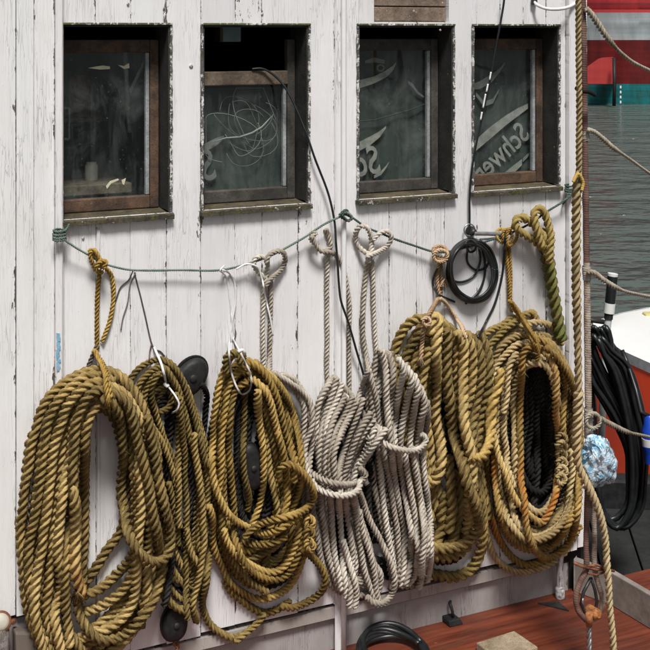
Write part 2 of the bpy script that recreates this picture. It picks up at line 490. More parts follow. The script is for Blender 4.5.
# ------------------------------------------------------------------ wheelhouse
ZT, ZB = 1.72, 1.226             # window openings, top and bottom
Z_TOP = 2.02                     # boards run up under the roof edge
Z_BOT = 0.10                     # lower ends of the wall boards
DECK = -0.035
WIN = [(61.0, 170.5), (201.5, 308.5), (357.0, 453.0), (472.0, 558.5)]
WU = [(pu(a), pu(b)) for a, b in WIN]

house = thing('wheelhouse', 'white painted plank wheelhouse of an old wooden boat with four dark windows', 'cabin', uw(0, DECK, 0))

def plank(u0, u1, z0, z1, mat, n1=0.0, thick=.022, holes=(), name='plank', cham=.0011, gap=None, wob=True):
    """one board with softened long edges; holes = window rectangles it is notched around"""
    if gap is None: gap = random.choice((.0001, .0002, .0004, .0006))
    u0 += gap; u1 -= gap
    xs = {u0, u1}; zs = {z0, z1}
    for a, b, c, d in holes:
        for q in (a, b):
            if u0 + .004 < q < u1 - .004: xs.add(q)
        for q in (c, d):
            if z0 < q < z1: zs.add(q)
    xs = sorted(xs); zs = sorted(zs)
    vs, fs, uvs, ed = [], [], [], []
    tilt = random.uniform(-.0012, .0012) if wob else 0
    dn = random.uniform(-.0012, .0012) if wob else 0
    for i in range(len(xs) - 1):
        for j in range(len(zs) - 1):
            a, b, c, d = xs[i], xs[i + 1], zs[j], zs[j + 1]
            cx, cz = (a + b) / 2, (c + d) / 2
            if any(h[0] < cx < h[1] and h[2] < cz < h[3] for h in holes): continue
            # profile across the board: back-left, chamfer, face ..., chamfer, back-right
            prof = []
            if abs(a - u0) < 1e-6: prof += [(a, -thick), (a, -cham), (a + cham, 0)]
            else: prof += [(a, -thick), (a, 0)]
            inner = [q for q in (.004, .012, .03) if a + q < (a + b) / 2]
            if abs(a - u0) < 1e-6: prof += [(a + q, 0) for q in inner]
            if abs(b - u1) < 1e-6: prof += [(b - q, 0) for q in reversed(inner)]
            if abs(b - u1) < 1e-6: prof += [(b - cham, 0), (b, -cham), (b, -thick)]
            else: prof += [(b, 0), (b, -thick)]
            nz = max(1, int((d - c) / .12))
            base = len(vs)
            for k in range(nz + 1):
                z = c + (d - c) * k / nz
                for (x, n) in prof:
                    f = (x - u0) / (u1 - u0) - .5
                    vs.append(uw(x, z, n1 + n + dn + tilt * f * 2)); uvs.append((x, z)); ed.append(max(0.0, min(x - u0, u1 - x)) + (.012 if u1 - u0 < .045 else 0))
            k = len(prof)
            for r_ in range(nz):
                for q in range(k - 1):
                    p = base + r_ * k + q
                    fs.append((p, p + 1, p + k + 1, p + k))
            fs.append(tuple(base + q for q in reversed(range(k))))
            fs.append(tuple(base + nz * k + q for q in range(k)))
    off = house.location
    me = bpy.data.meshes.new(name)
    me.from_pydata([tuple(v - off) for v in vs], [], fs)
    l = me.uv_layers.new(name='UVMap')
    li = np.empty(len(me.loops), dtype=np.int32); me.loops.foreach_get('vertex_index', li)
    l.data.foreach_set('uv', np.array(uvs, dtype=np.float32)[li].ravel())
    at = me.attributes.new('edge', 'FLOAT', 'POINT'); at.data.foreach_set('value', np.array(ed, dtype=np.float32))
    me.materials.append(mat)
    o = bpy.data.objects.new(name, me); COL.objects.link(o); o.parent = house
    return o

HOLES = [(a, b, ZB, ZT) for a, b in WU]
torn = (pu(374), pu(449), 1.729, 3.0)        # boards are torn away above the third window
seams = [62, 96, 130.5, 166.5, 201, 235, 262, 298, 334, 359, 389, 417, 445, 477, 500, 523, 546, 566]
for i in range(len(seams) - 1):
    plank(pu(seams[i]), pu(seams[i + 1]), Z_BOT + random.uniform(-.006, .006), Z_TOP, M['paint'], holes=HOLES + [torn])
# extra seam splits where a wide board has cracked through: narrow cover strips
plank(pu(96.5), pu(100), Z_BOT, ZB - .03, M['paint_trim'], n1=.004, thick=.004, name='cover_strip')
# corner boards left of the wall
for a, b, n1, zb in ((-70, -28, .012, .27), (-28, 15, .012, .262), (15.4, 33, .012, .258), (33.4, 54, .006, .250)):
    plank(pu(a), pu(b), zb, Z_TOP, M['paint_left'], n1=n1, thick=.03, name='corner_board')
plank(pu(54.2), pu(61.6), Z_BOT, Z_TOP, M['paint_trim'], n1=.022, thick=.04, name='batten', cham=.004)
plank(pu(334.5), pu(345.5), -.03, Z_TOP, M['paint_trim'], n1=.006, thick=.006, name='batten', cham=.004)
plank(pu(566.4), pu(575), Z_BOT, Z_TOP, M['paint_trim'], n1=.016, thick=.03, name='batten', cham=.004)
plank(pu(575.4), pu(587), Z_BOT, Z_TOP, M['paint_trim'], n1=.004, thick=.03, name='corner_board', cham=.006)
# the pipe run down over the batten
mb = MB(); mb.tube([uw(pu(341.5), z, .014) for z in np.linspace(-.03, Z_TOP, 12)], .0075, 10)
mb.build('conduit', simple('white_conduit', (.82, .815, .81), .6, var=.08, scale=25), house, smooth=True)
# dirty bottom strip, gap and coaming
plank(pu(54), pu(560),   .060, Z_BOT - .010, M['paint_rail'], n1=.001, thick=.03, name='bottom_rail', wob=False)
plank(pu(-70), pu(572), DECK - .02, .050, M['paint_coaming'], n1=-.016, thick=.03, name='coaming', wob=False)
plank(pu(-70), pu(54), .046, .245, M['paint_coaming'], n1=-.006, thick=.03, name='coaming', wob=False)
# core behind the boards with window openings, dark
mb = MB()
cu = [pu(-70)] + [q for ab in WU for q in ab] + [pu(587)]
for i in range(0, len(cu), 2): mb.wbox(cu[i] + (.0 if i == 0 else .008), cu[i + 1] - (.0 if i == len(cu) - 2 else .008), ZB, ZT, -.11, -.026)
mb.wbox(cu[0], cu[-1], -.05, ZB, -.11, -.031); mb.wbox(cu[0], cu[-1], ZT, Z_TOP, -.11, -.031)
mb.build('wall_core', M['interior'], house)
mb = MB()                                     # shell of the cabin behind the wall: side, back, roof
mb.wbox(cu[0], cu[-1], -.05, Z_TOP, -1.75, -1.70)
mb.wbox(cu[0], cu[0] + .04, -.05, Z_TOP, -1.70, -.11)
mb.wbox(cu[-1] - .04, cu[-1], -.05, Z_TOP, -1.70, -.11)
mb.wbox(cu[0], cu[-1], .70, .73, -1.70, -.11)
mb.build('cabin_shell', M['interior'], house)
mb = MB(); mb.wbox(cu[0] - .04, cu[-1] + .05, Z_TOP + .002, Z_TOP + .05, -1.80, .07)
mb.build('roof', simple('red_roof_edge', (.30, .07, .05), .6), house, bevel=.006)
# weathered sheathing where boards are gone
for z0, z1 in ((1.731, 1.772), (1.775, 1.85)):
    mb = MB(); mb.wbox(torn[0] + .002, torn[1] - .002, z0, z1, -.03, -.012 - random.random() * .004)
    mb.build('sheathing', M['rawwood'], house, bevel=.002)

def rough_strip(name, pts, w, mat, parent, vertical):
    V, Q = [], []
    for (u, z) in pts:
        a, b = random.uniform(-.0012, .0012), random.uniform(.0015, .0045); d = .005 + random.uniform(0, .003)
        V += [tuple(uw(u + a, z, .0032)), tuple(uw(u + a, z, d)), tuple(uw(u + w + b, z, d)), tuple(uw(u + w + b, z, .0032))]
    n_ = len(pts)
    for i in range(n_ - 1):
        for j in range(4): Q.append((4 * i + j, 4 * i + (j + 1) % 4, 4 * i + 4 + (j + 1) % 4, 4 * i + 4 + j)[::-1])
    Q += [(0, 1, 2, 3), tuple(4 * (n_ - 1) + j for j in (3, 2, 1, 0))]
    return mesh_np(name, np.array(V), Q, mat, parent, smooth=False)

def window(i, kind):
    u0, u1 = WU[i]
    mb = MB()                                  # lining of the opening
    t = .007
    mb.wbox(u1 - t, u1 - .0004, ZB + .006, ZT, -.108, .003)
    mb.wbox(u0 + .0004, u0 + t, ZB + .006, ZT, -.108, .003)
    mb.wbox(u0 + t, u1 - t, ZT - t, ZT - .0004, -.108, .003)
    w = mb.build('window', M['casing'], house)
    for ue in (u0, u1):                        # flaking edges that stand a little proud
        rough_strip('edge_strip', [(ue - .003, ZB - .004 + (ZT - ZB + .008) * q / 40) for q in range(41)], .0035, M['casing_edge'], w, True)
    mb = MB(); mb.wbox(u0 - .004, u1 + .004, ZT - .002, ZT + .004, .0035, .009)
    mb.build('head_strip', M['head_edge'], w, bevel=.0015)
    # sloping sill
    a, b = u0 - .006, u1 + .005
    mb = MB()
    lo, hi = ZB - .012, ZB + .012
    seg = 14
    for k in range(seg):
        x0, x1 = a + (b - a) * k / seg, a + (b - a) * (k + 1) / seg
        c = [(x0, lo, .016), (x1, lo, .016), (x1, lo, -.11), (x0, lo, -.11), (x0, lo + .010, .017), (x1, lo + .010, .017), (x1, hi - .004, -.11), (x0, hi - .004, -.11)]
        mb.hexa([uw(*q) for q in c])
    mb.build('sill', M['sill'], w)
    V, Q = [], []
    for k in range(61):
        u = a + (b - a) * k / 60; t = random.uniform(.0005, .004)
        V += [tuple(uw(u, lo - random.uniform(0, .003), .0165)), tuple(uw(u, lo - .001, .0175 + t * .6)), tuple(uw(u, lo + .008 + random.uniform(0, .003), .018 + t * .6)), tuple(uw(u, lo + .0115 + random.uniform(0, .002), .010))]
    for k in range(60):
        for j in range(3): Q.append((4 * k + j, 4 * k + 4 + j, 4 * k + 5 + j, 4 * k + 1 + j))
    mesh_np('flaking_paint', np.array(V), Q, M['sill_edge'], w, smooth=False)
    # sash
    zs1 = ZT - .040; zs0 = ZB + .006
    ua, ub = u0 - .035, u1 - .010
    sm = M['sash'] if kind in ('plain', 'brown') else M['sash_dark']
    st = .024; nb, nf = -.090, -.066
    z_r = zs1 - .034
    mb = MB(); mb.wbox(ub - st, ub, zs0, zs1, nb, nf); mb.build('stile', sm, w, bevel=.003)
    mb = MB(); mb.wbox(ua, ua + st, zs0, zs1, nb, nf); mb.build('stile', sm, w, bevel=.003)
    zt0 = z_r if kind != 'open' else 1.553
    zt1 = zs1 if kind != 'open' else 1.592
    mb = MB(); mb.wbox(ua + st, ub - st, zt0, zt1, nb, nf + (.004 if kind == 'open' else -.001)); mb.build('top_rail', sm if kind != 'open' else M['beam'], w, bevel=.003)
    mb = MB(); mb.wbox(ua + st, ub - st, zs0, zs0 + .034, nb, nf - .001); mb.build('bottom_rail', sm, w, bevel=.003)
    mb = MB()
    mb.wbox(ub - st - .011, ub - st - .001, zs0 + .035, zt0 - .001, -.086, -.071)
    mb.build('glazing_bead', M['bead'], w, bevel=.002)
    mb = MB(); mb.wbox(ua + st, ub - st - .008, zs0 + .033, zt0, -.0815, -.0785)
    mb.build('pane', M['glass'], w)
    return w
for i, k in enumerate(('plain', 'open', 'dark', 'brown')): window(i, k)

# screw heads and small marks on the boards
def screw(px, py, r=.004):
    c = wp(px, py, 0.0)
    mb = MB(); mb.lathe(c, N, [(-.001, r), (.002, r), (.0032, r * .6)], 10); mb.build('screw_head', M['paint_trim'], house, smooth=True)
for q in ((83, 238), (191, 66), (262, 14), (128, 4), (440, 30)): screw(*q, r=.0055 if q[0] == 191 else .0035)
mb = MB()
for k in range(9):
    y = 333 + k * 4.2; x = 56.2 + random.uniform(-.5, .9)
    a = [wp(x, y, .0225), wp(x + 3.6, y + random.uniform(-1, 1), .0225), wp(x + 3.2 + random.uniform(-1, .8), y + 4.1, .0225), wp(x + .2, y + 4.1, .0225)]
    b2 = [q + N * .0012 for q in a]
    mb.hexa([b2[3], b2[2], a[2], a[3], b2[0], b2[1], a[1], a[0]])
mb.build('blue_paint_smear', M['bluepaint'], house)

# ------------------------------------------------------------------ what hangs behind the glass
def text_mesh(s, size, shear=.35, extrude=.0006):
    c = bpy.data.curves.new('lettering', 'FONT'); c.body = s; c.size = size; c.shear = shear; c.extrude = extrude; c.offset = size * .012
    c.resolution_u = 3
    o = bpy.data.objects.new('lettering', c); COL.objects.link(o)
    dg = bpy.context.evaluated_depsgraph_get()
    me = bpy.data.meshes.new_from_object(o.evaluated_get(dg))
    bpy.data.objects.remove(o); bpy.data.curves.remove(c)
    return me

def put_text(me, parent, mat, px, py, n, ang, mirror=True, sx=.78):
    """lettering on the cloth, seen from the back of the print (mirrored), first letter at px,py"""
    off = base_of(parent)
    ca, sa = math.cos(ang), math.sin(ang)
    o0 = wp(px, py, n)
    for v in me.vertices:
        x, y, e = v.co
        x *= -sx if mirror else sx
        a, b = x * ca - y * sa, x * sa + y * ca
        v.co = o0 + T * a + Vector((0, 0, 1)) * b + N * e - off
    if mirror: me.flip_normals()
    me.materials.clear(); me.materials.append(mat)
    o = bpy.data.objects.new('lettering', me); COL.objects.link(o); o.parent = parent
    return o

def ribbon(parent, pts, n, mat):
    """printed band: centre line in photo pixels with half widths"""
    V, Q = [], []
    for (x, y, w) in pts:
        V += [tuple(wp(x, y - w, n)), tuple(wp(x, y + w, n)), tuple(wp(x, y - w, n - .0015)), tuple(wp(x, y + w, n - .0015))]
    for i in range(len(pts) - 1):
        p = 4 * i
        Q += [(p, p + 1, p + 5, p + 4), (p + 2, p + 6, p + 7, p + 3), (p, p + 4, p + 6, p + 2), (p + 1, p + 3, p + 7, p + 5)]
    return mesh_np('printed_band', np.array(V), Q, mat, parent, smooth=False)

def cloth(i, label, zt=1.70):
    u0, u1 = WU[i]
    root = thing('printed_cloth', label, 'cloth', uw(u0 - .03, 1.66, -.12), 'printed cloths behind the windows')
    nu, nz = 26, 26
    V, Q, tick = [], [], .002
    for side in (0, 1):
        for a in range(nu + 1):
            for b in range(nz + 1):
                u = u0 - .05 + (u1 - u0 + .06) * a / nu; z = ZB - .02 + (zt - ZB) * b / nz
                wv = .006 * math.sin(a * .9 + i * 2 + b * .12) * (a / nu) + .003 * math.sin(b * .7 + a * .25)
                V.append(tuple(uw(u, z, -.112 + wv * .6 - side * tick)))
    k = (nu + 1) * (nz + 1)
    for a in range(nu):
        for b in range(nz):
            p = a * (nz + 1) + b
            Q.append((p, p + nz + 1, p + nz + 2, p + 1)); p += k
            Q.append((p, p + 1, p + nz + 2, p + nz + 1))
    mesh_np('fabric', np.array(V), Q, M['cloth'], root)
    return root
NC = -.101
c4 = cloth(3, 'dark green cloth with mirrored Schwe lettering between pale bands behind the rightmost window')
put_text(text_mesh('Schweppes', .098, .12), c4, M['print'], 531, 136, NC, R(37))
ribbon(c4, [(458, 160, 5), (474, 147, 5.5), (490, 133, 6), (505, 121, 5), (518, 112, 4), (528, 106, 2.5)], NC, M['print'])
ribbon(c4, [(496, 183, 2), (504, 177, 4), (514, 169, 4), (522, 162, 3)], NC, M['print'])
ribbon(c4, [(523, 160, 2), (527, 156, 2), (530, 153, 1)], NC, M['print_dim'])
ribbon(c4, [(468, 88, 2), (480, 85, 4), (492, 78, 4), (500, 70, 2), (505, 63, .8)], NC, M['print_dim'])
ribbon(c4, [(476, 94, 2), (484, 104, 2.5), (493, 101, 2.5), (499, 90, 1.2)], NC, M['print_dim'])
c3 = cloth(2, 'dark green cloth with a mirrored letter S and pale swooshes behind the third window')
put_text(text_mesh('Sc', .118, .15), c3, M['print'], 382, 172, NC, R(6))
ribbon(c3, [(345, 152, 4), (358, 147, 4.5), (370, 141, 4.5), (380, 134, 3), (386, 127, 1)], NC, M['print'])
ribbon(c3, [(374, 177, 1.5), (381, 173, 2), (386, 167, 1.2), (389, 162, .4)], NC, M['print'])
ribbon(c3, [(345, 92, 4), (360, 84, 4), (374, 80, 3.5), (386, 74, 3.5), (393, 68, 2.5), (396, 63, .8)], NC, M['print'])
ribbon(c3, [(365, 62, 1.5), (375, 60, 2.5), (385, 62, 2)], NC, M['print_dim'])
ribbon(c3, [(408, 82, 1.5), (413, 86, 2), (418, 93, 1.5), (424, 97, 1)], NC, M['print_dim'])
mb = MB()
for (x, y, rr) in ((380.5, 68, 3.4),):
    mb.tube([wp(x + rr * math.cos(t), y + rr * .9 * math.sin(t), NC) for t in np.linspace(0, 6.28, 18)], .0028, 6)
mb.build('printed_ring', M['print_dim'], c3, smooth=True)
mb = MB(); mb.tube([wp(x, y, NC + .004) for x, y in ((352, 122), (375, 120), (392, 115), (410, 110), (428, 103))], .0022, 6)
mb.build('seam', M['cloth'], c3, smooth=True)
c2 = cloth(1, 'dark green cloth with a faint letter S hanging behind the second window', 1.565)
put_text(text_mesh('S', .125, .1), c2, M['print_dim'], 218, 178, NC, R(8))
ribbon(c2, [(190, 152, 2), (204, 148, 4), (216, 142, 4), (224, 137, 1.5)], NC, M['print_dim'])

# ------------------------------------------------------------------ odds and ends inside the wheelhouse, with shapes added for reflections
NL = thing('tangled_line', 'tangle of thin pale fishing line behind the second window', 'line', wp(250, 190, -.12))
for k in range(9):
    cx, cy = 243 + random.uniform(-14, 14), 125 + random.uniform(-14, 22); rx, ry = random.uniform(16, 34), random.uniform(18, 36); a0 = random.uniform(0, 6)
    pts = [wp(min(284, max(206, cx + rx * math.cos(a0 + t) + 3 * math.sin(3 * t + k))), min(188, max(88, cy + ry * math.sin(a0 + t * 1.1))), -.094 + .004 * math.sin(t * 2 + k)) for t in np.linspace(0, random.uniform(2.5, 6), 26)]
    mb = MB(); mb.tube(pts, .0009, 5); mb.build('strand', M['print_dim'] if k % 3 else M['print'], NL, smooth=True)
mb = MB(); mb.tube([wp(x, y, -.092) for x, y in ((212, 142), (226, 138), (240, 137), (252, 133), (262, 127), (272, 116))], [.001, .002, .0028, .003, .0028, .001], 6); mb.build('thick_strand', M['print'], NL, smooth=True)
LB = thing('hanging_box', 'small blue grey box hanging inside the open top of the second window', 'box', wp(250, 40, -.15))
mb = MB(); mb.wbox(pu(243), pu(262), 1.672, 1.722, -.20, -.15); mb.build('case', simple('blue_grey_case', (.30, .38, .42), .5), LB, bevel=.003)
mb = MB(); mb.wbox(pu(240), pu(242.6), 1.672, 1.722, -.19, -.148); mb.build('flap', M['beam'], LB)
PL = thing('mast_reflection', 'added white bars standing in for a mast reflected in the first window', 'reflection_bar', wp(130, 130, -.2))  # added bars standing in for a mast mirrored in the glass
mb = MB(); mb.tube([wp(125, 48, -.17), wp(127, 90, -.18), wp(130, 132, -.19)], .0065, 8); mb.build('reflection_bar', M['bead'], PL, smooth=True)
mb = MB(); mb.tube([wp(145, 60, -.16), wp(130, 92, -.18)], .005, 8); mb.build('reflection_side_bar', M['bead'], PL, smooth=True)
FL = thing('paint_flakes', 'yellowed paint flakes stuck on the glass of the first window', 'paint flakes', wp(100, 68, -.078))
for pts in (((88, 68), (96, 66.5), (103, 65.5), (110, 66.5), (110, 69), (100, 69.5)), ((118, 65), (124, 66), (129, 63), (129.5, 68), (124, 69)), ((106, 186), (110, 181), (118, 178.5), (119, 180), (111, 183.5), (107, 189)), ((121.5, 180), (126, 178), (124, 185), (122.5, 184))):
    V = [wp(x, y, -.0775) for x, y in pts]; V2 = [wp(x, y, -.0768) for x, y in pts]; k = len(V)
    mb = MB(); mb.add(V + V2, [tuple(range(k)), tuple(range(2 * k - 1, k - 1, -1))] + [(j, k + j, k + (j + 1) % k, (j + 1) % k) for j in range(k)]); mb.build('flake', simple('yellow_flake', (.72, .68, .48), .7), FL)
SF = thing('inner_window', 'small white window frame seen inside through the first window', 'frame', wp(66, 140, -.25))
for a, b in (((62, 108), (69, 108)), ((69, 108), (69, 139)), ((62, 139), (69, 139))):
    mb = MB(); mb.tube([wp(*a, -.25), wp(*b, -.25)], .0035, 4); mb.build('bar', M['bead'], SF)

SH = thing('reflection_shelf', 'shapes of boards and tins added in place of reflections in the first window', 'added_shapes', wp(105, 196, -.3))  # boards and tins added in place of reflections in the glass
mb = MB(); mb.wbox(pu(40), pu(150), 1.262, 1.290, -.42, -.16); mb.build('board', M['beam'], SH, bevel=.003)  # added in place of a reflection in the glass
mb = MB(); mb.wbox(pu(40), pu(150), 1.44, 1.452, -.62, -.40); mb.build('board', M['beam'], SH, bevel=.003)  # added in place of a reflection in the glass
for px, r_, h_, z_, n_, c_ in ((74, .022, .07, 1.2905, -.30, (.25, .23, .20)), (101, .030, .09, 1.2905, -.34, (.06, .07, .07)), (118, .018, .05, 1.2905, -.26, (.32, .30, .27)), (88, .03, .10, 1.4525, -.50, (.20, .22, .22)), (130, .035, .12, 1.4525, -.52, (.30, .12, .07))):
    mb = MB(); mb.lathe(uw(pu(px), z_, n_), (0, 0, 1), [(0, r_), (h_ * .8, r_), (h_ * .9, r_ * .8), (h_, r_ * .78)], 16); mb.build('reflection_tin', simple('dull_reflection_tin', c_, .5), SH, smooth=True, auto=R(40))
# ------------------------------------------------------------------ rope engine
class Stack:
    """height field of everything already hung on the wall, in photo-pixel units: each new rope lies on those before it"""
    def __init__(s): s.d = []; s.cache = None
    def add(s, x, y, h, r): s.d.append(np.stack([x, y, h, np.full_like(x, r)], 1)); s.cache = None
    def rest(s, x, y, r, c=.82):
        if s.cache is None: s.cache = np.concatenate(s.d) if s.d else np.zeros((0, 4))
        D = s.cache
        out = np.full(len(x), -1e9)
        if not len(D): return out
        lo = (D[:, 0] > x.min() - 14) & (D[:, 0] < x.max() + 14) & (D[:, 1] > y.min() - 14) & (D[:, 1] < y.max() + 14)
        D = D[lo]
        if not len(D): return out
        R2 = ((D[:, 3][None] + r) * c) ** 2
        d2 = (x[:, None] - D[:, 0][None]) ** 2 + (y[:, None] - D[:, 1][None]) ** 2
        hh = np.where(d2 < R2, D[:, 2][None] + np.sqrt(np.maximum(R2 - d2, 0)), -1e9)
        return hh.max(1)
STK = Stack()

def parse(s):
    return [tuple(float(q) for q in t.split(',')) for t in s.split()]

def spline(pts, closed, step=1.0):
    P = np.array(pts, dtype=float); n = len(P)
    out = []
    rng_i = range(n if closed else n - 1)
    for i in rng_i:
        if closed: p0, p1, p2, p3 = P[(i - 1) % n], P[i], P[(i + 1) % n], P[(i + 2) % n]
        else: p0, p1, p2, p3 = P[max(i - 1, 0)], P[i], P[i + 1], P[min(i + 2, n - 1)]
        L = np.hypot(*(p2 - p1)[:2]); m = max(2, int(L / step))
        t = (np.arange(m) / m)[:, None]
        t01 = max(np.hypot(*(p1 - p0)[:2]), 1e-6) ** .5; t12 = max(L, 1e-6) ** .5; t23 = max(np.hypot(*(p3 - p2)[:2]), 1e-6) ** .5
        m1 = (p2 - p1) if t01 < 1e-2 else (p2 - p1) + t12 * ((p1 - p0) / t01 - (p2 - p0) / (t01 + t12))
        m2 = (p2 - p1) if t23 < 1e-2 else (p2 - p1) + t12 * ((p3 - p2) / t23 - (p3 - p1) / (t12 + t23))
        out.append((2 * t ** 3 - 3 * t ** 2 + 1) * p1 + (t ** 3 - 2 * t ** 2 + t) * m1 + (-2 * t ** 3 + 3 * t ** 2) * p2 + (t ** 3 - t ** 2) * m2)
    if not closed: out.append(P[-1:])
    return np.concatenate(out)

def gauss(a, sig, closed):
    k = int(max(1, round(sig * 2.5))); w = np.exp(-.5 * (np.arange(-k, k + 1) / sig) ** 2); w /= w.sum()
    b = np.pad(a, k, mode='wrap' if closed else 'edge')
    return np.convolve(b, w, 'valid')
def maxf(a, k, closed):
    b = np.pad(a, k, mode='wrap' if closed else 'edge')
    return np.lib.stride_tricks.sliding_window_view(b, 2 * k + 1).max(1)

FUZZ = {}
FUZZY = {'golden_rope', 'amber_rope', 'olive_rope', 'straw_rope', 'bleached_rope', 'mossy_rope', 'grey_rope', 'ochre_cord'}
def lobe_profile(m, deep=True):
    th = np.linspace(-math.pi / 3, math.pi / 3, m)
    c, s_ = (.525, .475) if deep else (.50, .50)
    r = c * np.cos(th) + np.sqrt(np.maximum(s_ * s_ - (c * np.sin(th)) ** 2, .003))
    return th, r

def laid(P, D, closed, mat, name, parent, lay=2.1, m=5, step=9, stain=None, taper=None, strands=3):
    """sweep three twisted strands along P (world, metres); D diameter in metres (may be an array along P)"""
    P = np.asarray(P, float)
    if closed: P = np.concatenate([P, P[:1]])
    seg = np.linalg.norm(np.diff(P, axis=0), axis=1)
    L = np.concatenate([[0], np.cumsum(seg)]); tot = L[-1]
    Dm = D if np.isscalar(D) else float(np.mean(D))
    LAY = Dm * lay
    turns = tot / LAY
    if closed: turns = max(1, round(turns))
    nr = int(max(6, turns * step)); 
    q = np.linspace(0, tot, nr + 1)
    C = np.stack([np.interp(q, L, P[:, k]) for k in range(3)], 1)
    Dq = np.full(nr + 1, D) if np.isscalar(D) else np.interp(q, L, D if len(D) == len(L) else np.append(D, D[0]))
    sq = None if stain is None else np.interp(q, L, stain if len(stain) == len(L) else np.append(stain, stain[0]))
    A, B, Tn = frames(C)
    ph = q / tot * turns * 2 * math.pi + random.uniform(0, 6)
    if closed:     # undo the frame's closing angle
        ang = math.atan2(A[-1].dot(B[0]), A[-1].dot(A[0]))
        ph = ph - ang * q / tot
    th, rr = lobe_profile(m, mat.name != 'grey_rope')
    jit = 1 + .048 * np.interp(q, np.linspace(0, tot, max(3, int(turns * 1.3))), rng.normal(size=max(3, int(turns * 1.3))))
    rad = (Dq / 2) * jit
    V, UV = [], []
    for k in range(strands):
        a = ph[:, None] + k * 2 * math.pi / strands + th[None]
        r_ = rad[:, None] * rr[None]
        V.append(C[:, None] + (A[:, None] * np.cos(a)[..., None] + B[:, None] * np.sin(a)[..., None]) * r_[..., None])
        u = np.broadcast_to(np.linspace(0, 1, m)[None] + k * 1.7, a.shape); v = np.broadcast_to((q * 1.0)[:, None] + k * 3.3, a.shape)
        UV.append(np.stack([u, v], 2))
    V = np.stack(V, 1).reshape(-1, 3); UV = np.stack(UV, 1).reshape(-1, 2)
    row = strands * m
    i = np.arange(nr)[:, None, None] * row; k = np.arange(strands)[None, :, None] * m; j = np.arange(m - 1)[None, None]
    p = (i + k + j).ravel()
    Q = np.stack([p, p + 1, p + row + 1, p + row], 1)
    tris = []
    if not closed:
        for e in (0, nr):
            base = e * row
            ring = list(range(base, base + row))
            V = np.concatenate([V, C[e:e + 1] + (Tn[e:e + 1] * (.25 * Dm) * (1 if e else -1))]); UV = np.concatenate([UV, [[0, 0]]])
            c = len(V) - 1
            for a_ in range(row):
                t3 = (ring[a_], ring[(a_ + 1) % row], c)
                tris.append(t3 if e else t3[::-1])
    if Dm > .012 and parent is not None and mat.name in FUZZY:
        nf = int(tot * 300)
        ii = rng.integers(1, nr - 1, nf); an = rng.uniform(0, 2 * math.pi, nf)
        rd = A[ii] * np.cos(an)[:, None] + B[ii] * np.sin(an)[:, None]
        FUZZ.setdefault(parent.name, []).append((C[ii] + rd * (rad[ii] * .86)[:, None], rd, Tn[ii] * rng.choice([-1, 1], nf)[:, None], np.cross(rd, Tn[ii]), mat))
    attr = None
    if sq is not None:
        s_ = np.repeat(sq, row); s_ = np.concatenate([s_, np.zeros(len(V) - len(s_))]); attr = {'stain': s_}
    return mesh_np(name, V, Q, mat, parent, uv=UV, tris=tris if tris else None, attr=attr)

def hang(spec, D, mat, parent, name='turn', base=0.0, wob=.62, lay=2.15, stack=True, c=.82, fat=None, stain=None, press=True, lift=0.0, plain=False, hfix=None, m=5, step=9, smooth=1.0, z_min=None, cap=None):
    """one rope traced over the photo: spec 'x,y x,y ...' ('@' first = closed loop); D in photo pixels.
    Its distance off the wall comes from lying on what is already there."""
    closed = spec.strip().startswith('@')
    pts = parse(spec.replace('@', ' '))
    if len(pts[0]) == 3: pts2 = [(a, b_) for a, b_, _ in pts]
    else: pts2 = pts
    S = spline(pts2, closed)
    n = len(S)
    if wob > 0:
        for ax in (0, 1):
            w = rng.normal(size=n); w = gauss(w, 9, closed) * math.sqrt(9 * 3.5) * wob
            S[:, ax] += w
    x, y = S[:, 0], S[:, 1]
    r = D / 2
    # thickness grows a little towards the near (left) end of the wall
    h = np.full(n, r + base)
    if press:
        h = np.maximum(h, STK.rest(x, y, r, c))
        if cap is not None: h = np.minimum(h, cap)
        h = gauss(maxf(h, int(max(2, D * .8 * smooth)), closed), D * 1.0 * smooth, closed)
    h = h + lift
    if hfix is not None: h = np.full(n, hfix) if np.isscalar(hfix) else np.interp(np.linspace(0, 1, n), np.linspace(0, 1, len(hfix)), hfix)
    if stack: STK.add(x[::2], y[::2], h[::2], r)
    k = np.array([scl(a) for a in x])
    P = np.array([tuple(wp(a, b_, hh / kk)) for a, b_, hh, kk in zip(x, y, h, k)])
    if z_min is not None: P[:, 2] = np.maximum(P[:, 2], z_min)
    # resample evenly & relax
    Dm = D / k
    if fat is not None:
        t = np.linspace(0, 1, n); Dm = Dm * np.interp(t, [f[0] for f in fat], [f[1] for f in fat])
    st = None
    if stain is not None:
        t = np.linspace(0, 1, n); st = np.interp(t, [f[0] for f in stain], [f[1] for f in stain])
    if plain:
        mb = MB()
        sel = np.unique(np.linspace(0, n - 1, max(4, int(n / max(1.5, D * .5)))).astype(int))
        pts3 = [Vector(P[i]) for i in sel]
        if closed: pts3.append(pts3[0])
        mb.tube(pts3, float(np.mean(Dm)) / 2, 8)
        return mb.build(name, mat, parent, smooth=True)
    return laid(P, Dm, closed, mat, name, parent, lay, stain=st, m=m, step=step)
